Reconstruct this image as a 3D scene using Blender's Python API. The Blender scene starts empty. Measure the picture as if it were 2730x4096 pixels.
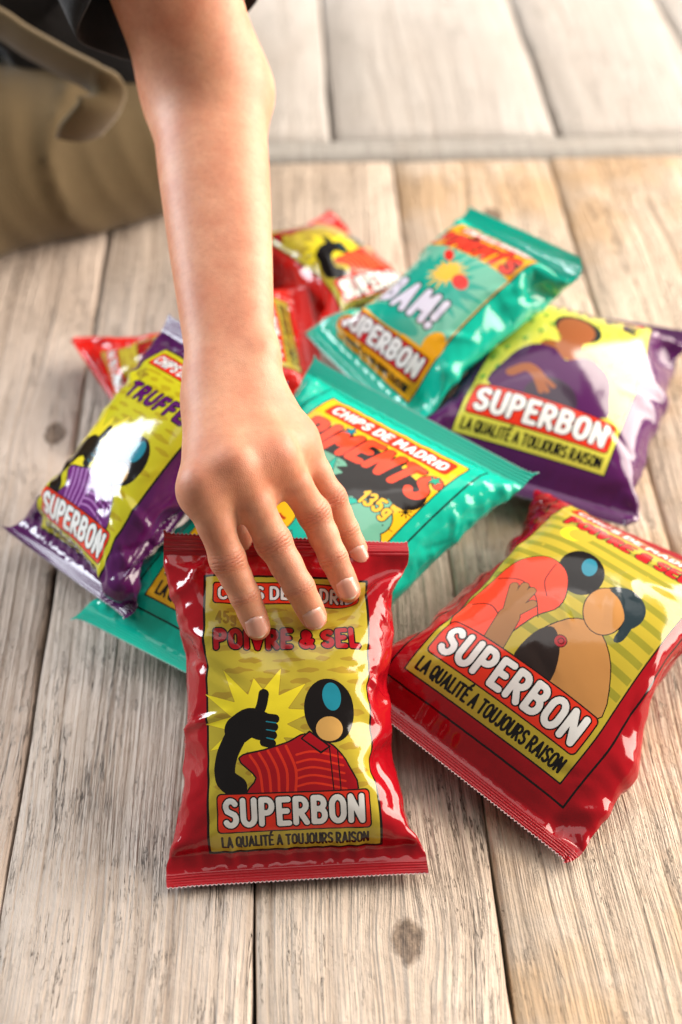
import bpy, bmesh, math, random
import numpy as np
from mathutils import Vector, Matrix
from mathutils.geometry import delaunay_2d_cdt

# ------------------------------------------------------------------ camera, light, exposure
scene = bpy.context.scene
R = math.radians
cam_data = bpy.data.cameras.new('camera')
cam = bpy.data.objects.new('camera', cam_data)
scene.collection.objects.link(cam)
cam.location = (0, 0, .70)
cam.rotation_euler = (R(90 - 41.3), 0, 0)
cam_data.sensor_width = 36; cam_data.lens = 50
cam_data.clip_start = .02; cam_data.clip_end = 60
cam_data.dof.use_dof = True
cam_data.dof.focus_distance = .825
cam_data.dof.aperture_fstop = 4.0
scene.camera = cam

world = bpy.data.worlds.new('World'); scene.world = world; world.use_nodes = True
wb = world.node_tree.nodes['Background']
wb.inputs[0].default_value = (1.0, .97, .94, 1); wb.inputs[1].default_value = .15

def area(name, loc, target, sx, sy, power, col):
    l = bpy.data.lights.new(name, 'AREA'); l.shape = 'RECTANGLE'; l.size = sx; l.size_y = sy
    l.energy = power; l.color = col
    o = bpy.data.objects.new(name, l); scene.collection.objects.link(o)
    o.location = loc
    o.rotation_euler = (Vector(target) - Vector(loc)).to_track_quat('-Z', 'Y').to_euler()
    return o
area('window_light_right', (2.3, 1.7, 1.1), (0, .8, 0), 3.3, 2.0, 215, (1, .885, .765))
area('window_light_left', (-1.75, 1.55, .95), (-.1, .8, 0), 1.0, .8, 40, (.88, .94, 1))
area('soft_fill_back', (.3, 3.2, 2.6), (0, .9, 0), 3.0, 1.6, 15, (1, .97, .93))  # added wide soft lamp, no window there; lifts the far floor
area('overhead_fill', (-.2, 1.55, 2.7), (0, .6, 0), 2.6, 1.5, 18, (1, .97, .93))  # added overhead fill, stands in for soft bounce on hand and bags

scene.view_settings.view_transform = 'Standard'; scene.view_settings.look = 'None'
scene.view_settings.gamma = 1; scene.view_settings.exposure = .36
scene.view_settings.use_curve_mapping = False
scene.render.engine = 'CYCLES'
scene.cycles.use_denoising = True
scene.cycles.max_bounces = 8; scene.cycles.diffuse_bounces = 3; scene.cycles.glossy_bounces = 4

# ------------------------------------------------------------------ helpers
def hexc(h):
    h = h.lstrip('#'); c = [int(h[i:i+2], 16) / 255 for i in (0, 2, 4)]
    return tuple((x / 12.92 if x <= .04045 else ((x + .055) / 1.055) ** 2.4) for x in c)

def empty(name, loc=(0, 0, 0), rz=0):
    o = bpy.data.objects.new(name, None); scene.collection.objects.link(o)
    o.location = loc; o.rotation_euler = (0, 0, rz); o.empty_display_size = .05
    return o

def tag(o, label, cat, group=None):
    o['label'] = label; o['category'] = cat
    if group: o['group'] = group
    return o

def mesh_obj(name, verts, faces, mat, parent=None, smooth=True, normals=None, colours=None):
    me = bpy.data.meshes.new(name)
    me.from_pydata([tuple(map(float, v)) for v in verts] if not isinstance(verts, np.ndarray) else verts.tolist(), [],
                   faces.tolist() if isinstance(faces, np.ndarray) else faces)
    if smooth: me.polygons.foreach_set('use_smooth', [True] * len(me.polygons))
    if colours is not None:
        at = me.attributes.new('ink', 'FLOAT_COLOR', 'FACE')
        c = np.ones((len(faces), 4), np.float32); c[:, :3] = colours
        at.data.foreach_set('color', c.ravel())
    me.update()
    if normals is not None:
        me.normals_split_custom_set_from_vertices(np.asarray(normals).tolist())
    if mat is not None: me.materials.append(mat)
    o = bpy.data.objects.new(name, me); scene.collection.objects.link(o)
    if parent is not None: o.parent = parent
    return o

class NT:
    """small wrapper that adds nodes to a material"""
    def __init__(s, name):
        s.m = bpy.data.materials.new(name); s.m.use_nodes = True
        s.t = s.m.node_tree; s.b = s.t.nodes['Principled BSDF']
    def n(s, typ, **kw):
        nd = s.t.nodes.new(typ)
        ins = kw.pop('ins', {})
        for k, v in kw.items(): setattr(nd, k, v)
        for k, v in ins.items():
            if hasattr(v, 'is_output'): s.t.links.new(v, nd.inputs[k])
            else: nd.inputs[k].default_value = v
        return nd
    def link(s, a, b): s.t.links.new(a, b)
    def math(s, op, a, b=0., c=0., clamp=False):
        nd = s.n('ShaderNodeMath', operation=op, use_clamp=clamp)
        for i, v in enumerate((a, b, c)):
            if hasattr(v, 'is_output'): s.link(v, nd.inputs[i])
            else: nd.inputs[i].default_value = v
        return nd.outputs[0]
    def mix(s, f, a, b, blend='MIX'):
        nd = s.n('ShaderNodeMix', data_type='RGBA', blend_type=blend)
        for i, v in ((0, f), (6, a), (7, b)):
            if hasattr(v, 'is_output'): s.link(v, nd.inputs[i])
            else: nd.inputs[i].default_value = v if i == 0 else (tuple(v) + (1,))[:4]
        return nd.outputs[2]
    def ramp(s, f, stops):
        nd = s.n('ShaderNodeValToRGB'); cr = nd.color_ramp
        while len(cr.elements) < len(stops): cr.elements.new(.5)
        for e, (p, c) in zip(cr.elements, stops):
            e.position = p; e.color = (tuple(c) + (1,))[:4] if hasattr(c, '__len__') else (c, c, c, 1)
        s.link(f, nd.inputs[0]); return nd.outputs[0]
    def noise(s, vec, scale, detail=3, rough=.55, dist=0.):
        nd = s.n('ShaderNodeTexNoise', ins={'Scale': scale, 'Detail': detail, 'Roughness': rough, 'Distortion': dist})
        s.link(vec, nd.inputs['Vector']); return nd.outputs['Fac']
    def mapping(s, vec, scale=(1, 1, 1), loc=(0, 0, 0)):
        nd = s.n('ShaderNodeMapping', ins={'Scale': scale, 'Location': loc}); s.link(vec, nd.inputs[0]); return nd.outputs[0]
    def bump(s, h, strength, dist, normal=None):
        nd = s.n('ShaderNodeBump', ins={'Strength': strength, 'Distance': dist}); s.link(h, nd.inputs['Height'])
        if normal is not None: s.link(normal, nd.inputs['Normal'])
        return nd.outputs[0]
# ------------------------------------------------------------------ wooden floor
def wood_material(name, pale, mid, dark, stain, wear):
    k = NT(name); b = k.b
    tc = k.n('ShaderNodeTexCoord').outputs['Object']
    seed = k.n('ShaderNodeAttribute', attribute_type='OBJECT', attribute_name='seed').outputs['Vector']
    v = k.n('ShaderNodeVectorMath', operation='ADD', ins={0: tc, 1: seed}).outputs[0]
    # knots bend the grain around themselves
    kn = k.n('ShaderNodeAttribute', attribute_type='OBJECT', attribute_name='knot').outputs['Vector']
    rel = k.n('ShaderNodeVectorMath', operation='SUBTRACT', ins={0: tc, 1: kn}).outputs[0]
    relm = k.mapping(rel, (1, .62, 0))
    kd = k.n('ShaderNodeVectorMath', operation='LENGTH', ins={0: relm}).outputs['Value']
    kdn = k.math('ADD', kd, k.math('MULTIPLY', k.math('SUBTRACT', k.noise(k.mapping(v, (90, 60, 60)), 1, 4), .5), .014))
    kmask = k.ramp(k.math('MULTIPLY', kdn, 40.), [(.30, 1.), (.40, 0.)])
    pull = k.math('DIVIDE', .00022, k.math('ADD', k.math('MULTIPLY', kd, kd), .00035))
    sx = k.n('ShaderNodeSeparateXYZ', ins={0: rel}).outputs[0]
    warp = k.math('MULTIPLY', k.math('MULTIPLY', pull, sx), -.9)
    low = k.math('MULTIPLY', k.math('SUBTRACT', k.noise(k.mapping(v, (5, 2.2, 5)), 1, 2), .5), .035)
    off = k.n('ShaderNodeCombineXYZ', ins={0: k.math('ADD', warp, low)}).outputs[0]
    g = k.n('ShaderNodeVectorMath', operation='ADD', ins={0: v, 1: off}).outputs[0]
    ring = k.noise(k.mapping(g, (185, 1.8, 20)), 1, 2, .5)
    rib = k.noise(k.mapping(g, (400, 6., 20)), 1, 3, .6)
    fibre = k.noise(k.mapping(g, (1100, 28, 20)), 1, 3, .6)
    blotch = k.noise(k.mapping(v, (16, 7, 10)), 1, 4, .62)
    fine = k.noise(k.mapping(v, (420, 260, 10)), 1, 3, .6)
    flake = k.noise(k.mapping(g, (170, 70, 20)), 1, 4, .65)
    # cracks: thin, long, wandering, broken up
    cm = k.noise(k.mapping(g, (120, 7., 10), (3, 1, 0)), 1, 5, .72)
    crack = k.ramp(k.math('ABSOLUTE', k.math('SUBTRACT', cm, .56)), [(.0, 1.), (.009, 0.)])
    cgate = k.ramp(k.noise(k.mapping(v, (22, 12, 10), (7, 3, 0)), 1, 3), [(.50, 0.), (.60, 1.)])
    crack = k.math('MULTIPLY', crack, cgate)
    cm2 = k.noise(k.mapping(g, (330, 26, 10), (1, 8, 0)), 1, 4, .7)
    crack2 = k.ramp(k.math('ABSOLUTE', k.math('SUBTRACT', cm2, .60)), [(.0, 1.), (.013, 0.)])
    c2gate = k.ramp(k.noise(k.mapping(v, (30, 14, 10), (2, 5, 0)), 1, 3), [(.52, 0.), (.66, 1.)])
    crack2 = k.math('MULTIPLY', crack2, c2gate)
    cm3 = k.noise(k.mapping(g, (46, 1.5, 10), (5, 2, 0)), 1, 6, .62)
    crack3 = k.math('MULTIPLY', k.ramp(k.math('ABSOLUTE', k.math('SUBTRACT', cm3, .53)), [(.0, 1.), (.0045, 0.)]), k.ramp(k.noise(k.mapping(v, (14, 4, 10), (1, 1, 0)), 1, 3), [(.47, 0.), (.55, 1.)]))
    cm4 = k.noise(k.mapping(g, (700, 60, 10), (4, 4, 0)), 1, 3, .7)
    crack4 = k.math('MULTIPLY', k.ramp(k.math('ABSOLUTE', k.math('SUBTRACT', cm4, .62)), [(.0, 1.), (.02, 0.)]), k.ramp(k.noise(k.mapping(v, (40, 18, 10), (9, 1, 0)), 1, 3), [(.45, 0.), (.6, .8)]))
    cracks = k.math('MAXIMUM', k.math('MAXIMUM', crack, crack3), k.math('MAXIMUM', k.math('MULTIPLY', crack2, .65), k.math('MULTIPLY', crack4, .45)))
    col = k.ramp(k.math('ADD', k.math('MULTIPLY', ring, .62), k.math('MULTIPLY', rib, .38)), [(.30, dark), (.40, mid), (.52, pale)])
    col = k.mix(k.ramp(blotch, [(.36, .75), (.60, 0.)]), col, mid, 'MIX')
    col = k.mix(k.math('MULTIPLY', k.ramp(fibre, [(.35, 1.), (.6, 0.)]), .2), col, dark)
    col = k.mix(k.math('MULTIPLY', k.ramp(flake, [(.5, 0.), (.7, 1.)]), .35), col, pale)
    sv = k.n('ShaderNodeAttribute', attribute_type='OBJECT', attribute_name='stain').outputs['Fac']
    smask = k.math('MULTIPLY', k.ramp(k.noise(k.mapping(v, (9, 8, 9), (4, 9, 2)), 1, 4, .6), [(.46, 0.), (.62, 1.)]), sv)
    col = k.mix(smask, col, stain)
    rings = k.ramp(k.noise(k.mapping(g, (500, 160, 20)), 1, 3, .6), [(.38, 0.), (.62, 1.)])
    kcol = k.mix(rings, (.085, .055, .036), (.23, .165, .115))
    col = k.mix(k.math('MULTIPLY', kmask, .92), col, kcol)
    tone = k.n('ShaderNodeAttribute', attribute_type='OBJECT', attribute_name='tone').outputs['Vector']
    col = k.mix(1., col, tone, 'MULTIPLY')
    col = k.mix(k.math('MULTIPLY', cracks, .92), col, (.040, .027, .018))
    k.link(col, b.inputs['Base Color'])
    b.inputs['Roughness'].default_value = .62
    k.link(k.math('ADD', .5, k.math('MULTIPLY', fine, .25)), b.inputs['Roughness'])
    b.inputs['Specular IOR Level'].default_value = .35
    h = k.math('ADD', k.math('MULTIPLY', ring, 1.1), k.math('MULTIPLY', rib, 1.0))
    h = k.math('ADD', h, k.math('MULTIPLY', flake, .5))
    h = k.math('ADD', h, k.math('MULTIPLY', fine, .16))
    h = k.math('ADD', h, k.math('MULTIPLY', fibre, .35))
    h = k.math('SUBTRACT', h, k.math('MULTIPLY', cracks, 1.1))
    k.link(k.bump(h, wear, .0030), b.inputs['Normal'])
    return k.m

wood_near = wood_material('weathered_wood', (.66, .565, .475), (.465, .38, .305), (.27, .20, .148), (.50, .33, .18), 1.0)
wood_far = wood_material('bleached_wood', (.53, .495, .46), (.44, .40, .365), (.33, .28, .24), (.45, .33, .22), .45)

floor = empty('floor', (0, 0, 0), R(2.4)); floor['kind'] = 'structure'
rng = random.Random(4)

def plank(x0, x1, y0, y1, mat, z=0., knot=(9, 9, 0), stain=.15, tone=(1, 1, 1), seed=None):
    """one board: bevelled top with slightly wavering long edges and a faint cup"""
    w, l = x1 - x0, y1 - y0
    ny = max(2, int(l / .03)); xs = [0, .0012, .004, .25 * w, .5 * w, .75 * w, w - .004, w - .0012, w]
    nz = [-.004, -.0012, 0, .0003, .0005, .0003, 0, -.0012, -.004]
    ph = rng.uniform(0, 9); verts = []; faces = []
    for j in range(ny + 1):
        y = l * j / ny
        e0 = .0007 * math.sin(11 * y + ph) + .0005 * math.sin(37 * y + 2 * ph) + rng.uniform(-.00035, .00035)
        e1 = .0007 * math.sin(13 * y + 3 * ph) + .0005 * math.sin(31 * y + ph) + rng.uniform(-.00035, .00035)
        row = [(0 + e0, -.028)] + [(x + (e0 if i < 3 else e1 if i > 5 else 0), q) for i, (x, q) in enumerate(zip(xs, nz))] + [(w + e1, -.028)]
        zz = .0006 * math.sin(5 * y + ph)
        verts += [(x - w / 2, y - l / 2, q + zz) for x, q in row]
    m = 11
    for j in range(ny):
        for i in range(m - 1):
            a = j * m + i; faces.append((a, a + 1, a + m + 1, a + m))
    faces.append(tuple(range(m - 1, -1, -1))); faces.append(tuple(ny * m + i for i in range(m)))
    o = mesh_obj('plank', verts, faces, mat, floor)
    o.location = ((x0 + x1) / 2, (y0 + y1) / 2, z)
    s = rng.uniform(0, 50) if seed is None else seed
    o['seed'] = (s, s * 1.7, s * .3); o['knot'] = (knot[0] - (x0 + x1) / 2, knot[1] - (y0 + y1) / 2, 0.)
    o['stain'] = float(stain); o['tone'] = tone
    return o

edges = [-1.04, -.893, -.748, -.603, -.458, -.315, -.173, -.030, .109, .272, .415, .56, .705, .85, 1.0]
tones = {-.315: (.93, .90, .90), -.173: (.95, .94, .95), -.030: (1.0, .97, .94), .109: (1.04, 1.0, .94), .272: (1.05, 1.0, .93)}
knots = {-.030: (.055, .435), .109: (.20, 1.23), -.315: (-.19, .90), .272: (.33, .62)}
for a, c in zip(edges[:-1], edges[1:]):
    plank(a + .0008, c - .0008, -.35, 1.342, wood_near, knot=knots.get(a, (9, 9)), stain=.7 if a in (.109, .272) else .06, tone=tones.get(a, (.97, .95, .93)))
# the board laid across, and the paler boards behind it
o = plank(-1.1, 1.1, 0, .040, wood_far, tone=(.82, .84, .84)); o.location = (0, 1.366, .002)
far_edges = [-1.02, -.79, -.55, -.31, -.19, .049, .290, .475, .70, .94, 1.17]
for a, c in zip(far_edges[:-1], far_edges[1:]):
    plank(a + .002, c - .002, 1.389, 2.9, wood_far, stain=.05, tone=(1, 1, 1))
under_shade = NT('shade_under_boards'); under_shade.b.inputs['Base Color'].default_value = (.05, .036, .026, 1); under_shade.b.inputs['Roughness'].default_value = .9  # plain dark sheet: the shade below the boards is put into its colour
gr = mesh_obj('dark_sheet_under_floor', [(-1.3, -.6, -.03), (1.3, -.6, -.03), (1.3, 3.1, -.03), (-1.3, 3.1, -.03)], [(0, 1, 2, 3)], under_shade.m)
gr['kind'] = 'structure'
# ------------------------------------------------------------------ how a sealed bag of film takes its shape
def smooth_noise(rng,ny,nx,cy,cx):
    g=rng.normal(size=(cy,cx));
    yi=np.linspace(0,cy-1.001,ny);xi=np.linspace(0,cx-1.001,nx)
    y0=yi.astype(int);x0=xi.astype(int);fy=(yi-y0)[:,None];fx=(xi-x0)[None]
    fy=fy*fy*(3-2*fy);fx=fx*fx*(3-2*fx);y0=y0[:,None];x0=x0[None]
    return (g[y0,x0]*(1-fx)+g[y0,x0+1]*fx)*(1-fy)+(g[y0+1,x0]*(1-fx)+g[y0+1,x0+1]*fx)*fy
class Bag:
    """two sheets of film welded at the ends and folded at the sides, blown up with air"""
    def __init__(s,W,L,corners,seal,seed,n,thick,bumps=(),stiff=(.06,.10),dents=(),crumple=1.):
        s.crumple=crumple
        s.W,s.L,s.seal=W,L,seal;s.rng=np.random.default_rng(seed)
        s.c=np.array(corners,float);s.thick=thick;s.bumps=bumps;s.stiff=stiff
        s.setgrid(n)
        u=np.linspace(0,1,s.nx)[None,:,None];v=np.linspace(0,1,s.ny)[:,None,None]
        TL,TR,BL,BR=s.c
        base=(BL*(1-u)+BR*u)*(1-v)+(TL*(1-u)+TR*u)*v
        nrm=np.cross(TR+BR-TL-BL,TL+TR-BL-BR);nrm/=np.linalg.norm(nrm);s.n0=nrm
        prof=(np.sin(np.pi*u)*np.sin(np.pi*v))
        s.P=np.stack([base+nrm*prof*.25*thick,base-nrm*prof*.25*thick])
        s.P+=(smooth_noise(s.rng,s.ny,s.nx,9,7)[None,:,:,None]*nrm*.0012)
        s.V=np.zeros_like(s.P)
        s.bumps=[(np.array(p),r) for p,r in bumps];s.nfing=len(bumps)
        if not len(dents):
            g=np.random.default_rng(seed+5);q=W/.15
            dents=[(sd,vf+g.uniform(-.07,.07),g.uniform(.010,.020)*q,g.uniform(.016,.022)*q,g.uniform(-.004,.008)) for sd in (0,1) for vf in (.16,.38,.60,.82)]
        for side,vf,r,dep,hgt in dents:    # something pressing into a side edge leaves a dent
            e=(BL*(1-vf)+TL*vf) if side==0 else (BR*(1-vf)+TR*vf)
            o=(BL*(1-vf)+TL*vf)-(BR*(1-vf)+TR*vf);o=o/np.linalg.norm(o)*(1 if side==0 else -1)
            s.bumps.append((e+o*(r-dep)+s.n0*hgt,r))
    def setgrid(s,n):
        s.nx=n;s.ny=int(round((n-1)*s.L/s.W))+1
        s.a=s.W/(s.nx-1);s.b=s.L/(s.ny-1)
        s.span=2 if s.a>.0045 else 4 if s.a>.0022 else 7
        s.ks=max(2,int(round(s.seal/s.b))+1)
    def weld(s,P):
        k=s.ks
        for sl in (np.s_[:,:k],np.s_[:,-k:]):
            m=P[sl].mean(0);P[sl]=m
        for j in (0,-1):
            m=P[:,:,j].mean(0);P[:,:,j]=m
    def seals(s,P):
        # the welded strips are stiff: they stay nearly straight across
        k=s.ks
        for sl,m in ((np.s_[:k],s.stiff[0]),(np.s_[-k:],s.stiff[1])):
            Q=P[0][sl];n=s.nx;t=np.linspace(-1,1,n)[None,:,None]
            c=Q.mean(1,keepdims=True);d=(Q*t).mean(1,keepdims=True)/(t*t).mean()
            l=np.linalg.norm(d,axis=-1,keepdims=True);line=c+d/l*t*s.W/2
            Q=Q+(line-Q)*m;P[0][sl]=Q;P[1][sl]=Q
    def refine(s):
        n=2*s.nx-1;P=s.P
        ox,oy=s.nx,s.ny
        s.setgrid(n)
        def up(A,axis,m):
            k=A.shape[axis];t=np.linspace(0,k-1,m);i=np.clip(t.astype(int),0,k-2);f=t-i
            def g(j):return np.take(A,np.clip(j,0,k-1),axis)
            sh=[1]*A.ndim;sh[axis]=m;f=f.reshape(sh)
            a,b,c,d=g(i-1),g(i),g(i+1),g(i+2)
            return .5*(2*b+(c-a)*f+(2*a-5*b+4*c-d)*f*f+(3*b-a-3*c+d)*f**3)
        s.P=up(up(P,1,s.ny),2,s.nx);s.V=np.zeros_like(s.P)
        # slack film crumples into small facets; the taut middle pulls flat again
        q=s.crumple*(.0022 if n<60 else .0008);N=s.normals(s.P)
        for l in (0,1):
            m=np.abs(smooth_noise(s.rng,s.ny,s.nx,s.ny//4,s.nx//4))+.6*np.abs(smooth_noise(s.rng,s.ny,s.nx,s.ny//7,s.nx//7))
            s.P[l]-=N[l]*(m*q)[...,None]
    def con(s,P,A,B,rest,ke,kc):
        d=P[B]-P[A];l=np.sqrt((d*d).sum(-1,keepdims=True))+1e-9
        k=np.where(l>rest,ke,kc)
        d*=(.5*k*(1-rest/l));P[A]+=d;P[B]-=d
    def constraints(s,P,bend):
        a,b=s.a,s.b;dg=np.hypot(a,b);con=s.con
        for o in (0,1):
            nx=(s.nx-o)//2*2;ny=(s.ny-o)//2*2
            con(P,np.s_[:,:,o:o+nx:2],np.s_[:,:,o+1:o+nx:2],a,1.,.6)
            con(P,np.s_[:,o:o+ny:2],np.s_[:,o+1:o+ny:2],b,1.,.6)
        for o in (0,1):
            ny=(s.ny-o)//2*2
            A0=P[:,o:o+ny:2];A1=P[:,o+1:o+ny:2]
            con(P,np.s_[:,o:o+ny:2,:-1],np.s_[:,o+1:o+ny:2,1:],dg,.7,.4)
            con(P,np.s_[:,o:o+ny:2,1:],np.s_[:,o+1:o+ny:2,:-1],dg,.7,.4)
        if bend>0:                     # the film is stiff over a centimetre or two: it kinks instead of rippling
            m=s.span
            for o in range(0,2*m):
                nx=(s.nx-o)//(2*m)*(2*m);ny=(s.ny-o)//(2*m)*(2*m)
                if nx>0:con(P,np.s_[:,:,o:o+nx:2*m],np.s_[:,:,o+m:o+nx:2*m],m*a,bend*.5,bend)
                if ny>0:con(P,np.s_[:,o:o+ny:2*m],np.s_[:,o+m:o+ny:2*m],m*b,bend*.5,bend)
    def normals(s,P):
        du=np.empty_like(P);dv=np.empty_like(P)
        du[:,:,1:-1]=P[:,:,2:]-P[:,:,:-2];du[:,:,0]=P[:,:,1]-P[:,:,0];du[:,:,-1]=P[:,:,-1]-P[:,:,-2]
        dv[:,1:-1]=P[:,2:]-P[:,:-2];dv[:,0]=P[:,1]-P[:,0];dv[:,-1]=P[:,-1]-P[:,-2]
        n=np.cross(du,dv);n[1]*=-1
        return n/(np.linalg.norm(n,axis=-1,keepdims=True)+1e-12)
    def volume(s,P):
        d=(P[0]-P[1])@s.n0
        return d.mean()
    def step(s,push,iters,bend,field=None,pin=.25,grav=8e-6,damp=.93):
        P=s.P;old=P.copy()
        P+=s.V*damp
        vol=s.volume(P);k=np.clip((s.thick*.62-vol)/(s.thick*.1),-.5,1)
        P+=s.normals(P)*push*k
        P[...,2]-=grav
        tl=[(-1,0),(-1,-1),(0,0),(0,-1)]
        for it in range(iters):
            s.constraints(P,bend)
            for (j,i),t in zip(tl,s.c):
                P[:,j,i]+=(t-P[:,j,i])*pin
            s.weld(P);s.seals(P)
            for p,r in (s.bumps if it in (0,iters//2,iters-1) else s.bumps[:s.nfing]):
                m=np.where(((P-p)**2).sum(-1)<r*r)
                if len(m[0]):
                    d=P[m]-p;q=np.linalg.norm(d,axis=-1,keepdims=True);P[m]+=d/(q+1e-9)*(r-q)
            h=.0006 if field is None else field(P[...,0],P[...,1])+.0008
            pen=h-P[...,2]
            P[...,2]+=np.where((pen>0)&((pen<.03)|(P[...,2]<.0006)),np.where(P[...,2]<.0006,np.maximum(.0006-P[...,2],np.where(pen<.03,pen,0)),pen),0)
        s.V=P-old
        m=np.linalg.norm(s.V,axis=-1,keepdims=True);s.V*=np.minimum(1,.002/(m+1e-9))
    def run(s,field=None,pin=.25,sched=((200,.0006,7,.05),(90,.0003,7,.12),(22,.00015,6,.12))):
        for q,(n,push,it,bend) in enumerate(sched):
            if q:s.refine()
            for i in range(n):s.step(push,it,bend,field,pin)
        for i in range(4):
            s.V*=0;s.step(.00006,7,.10,field,pin,grav=0)
        return s.P

def crumple_film(P,W,L,seal,amt,seed):
    """sharp folds and flat facets where the film is slack: along the sides and towards the corners"""
    rng=np.random.default_rng(seed+77);ny,nx=P.shape[1:3]
    U,V=np.meshgrid(np.linspace(0,W,nx),np.linspace(0,L,ny))
    du=np.minimum(U,W-U);dv=np.minimum(V-seal*.8,L-seal*.8-V)
    side=np.exp(-(du/.020)**2);end=np.exp(-(np.maximum(dv,0)/.026)**2);corner=np.exp(-((du/.045)**2+(np.maximum(dv,0)/.050)**2))
    fade=np.clip(dv/.010,0,1)
    k=int(round(seal/(L/(ny-1))))+1
    for q in range(1 if nx>80 else 0):          # the finest ripples are ironed out first
        A=P.copy()
        A[:,k:-k,1:-1]=.5*P[:,k:-k,1:-1]+.125*(P[:,k-1:-k-1,1:-1]+P[:,k+1:P.shape[1]-k+1,1:-1]+P[:,k:-k,:-2]+P[:,k:-k,2:])
        for j,o in ((0,1),(-1,-2)):
            A[:,k:-k,j]=.5*P[:,k:-k,j]+.25*(P[:,k-1:-k-1,j]+P[:,k+1:P.shape[1]-k+1,j])
        P=A
    out=P.copy();n=np.empty_like(P)
    dU=np.gradient(P,axis=2);dV=np.gradient(P,axis=1);n=np.cross(dU,dV);n[1]*=-1;n/=np.linalg.norm(n,axis=-1,keepdims=True)+1e-12
    for l in (0,1):
        wx=smooth_noise(rng,ny,nx,6,5)*.007;wy=smooth_noise(rng,ny,nx,6,5)*.007
        h=0
        for lam,a in ((.041,.7),(.031,.75),(.023,.7),(.016,.55),(.011,.35)):
            th=rng.uniform(0,np.pi);d=(np.cos(th),np.sin(th))
            t=((U+wx)*d[0]+(V+wy)*d[1])/lam+rng.uniform(0,9)
            h=h+a*(np.abs((t%1)-.5)-.25)
        h=h*amt
        # pleats running in from the seals, and single sharp creases where the film has been folded
        ph=np.cumsum(rng.uniform(.5,1.6,nx))*(W/nx)/.011
        pl=(np.abs((ph%1)-.5)-.25)[None]*(.5+np.abs(smooth_noise(rng,ny,nx,3,9)))
        h=h+.30*pl*np.exp(-(np.maximum(dv,0)/.014)**1.5)/(.05+.8*side+.5*end+.95*corner)
        cr=0
        for q in range(26):
            e=rng.integers(0,3);sx=rng.uniform(.0,.032) if e<2 else rng.uniform(.03,W-.03)
            c=np.array((sx if rng.random()<.5 else W-sx,rng.uniform(.02,L-.02)));th=rng.uniform(0,np.pi);d=np.array((np.cos(th),np.sin(th)))
            ln=rng.uniform(.010,.028)*(1 if e<2 else .7);X=(U-c[0])*d[0]+(V-c[1])*d[1];Y=-(U-c[0])*d[1]+(V-c[1])*d[0]
            w=rng.uniform(.0035,.0065)
            cr=cr+rng.choice((-1,1))*rng.uniform(.5,1.)*(.0020 if e<2 else .0007)*np.clip(1-np.abs(Y)/w,0,1)*np.clip(1-(X/ln)**2,0,1)
        if l==0:h0=h;c0=cr
        else:cr=cr+(c0-cr)*np.exp(-(du/.012)**2)
        if l:h=h+(h0-h)*np.exp(-(du/.012)**2)
        w=(.05+.8*side+.5*end+.95*corner)*fade
        out[l]=P[l]-n[l]*(.0075*h*w+cr*fade)[...,None]
    for j in (0,-1):
        m=out[:,:,j].mean(0);out[:,:,j]=m
    out[...,2]=np.maximum(out[...,2],.0004)
    return out
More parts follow.
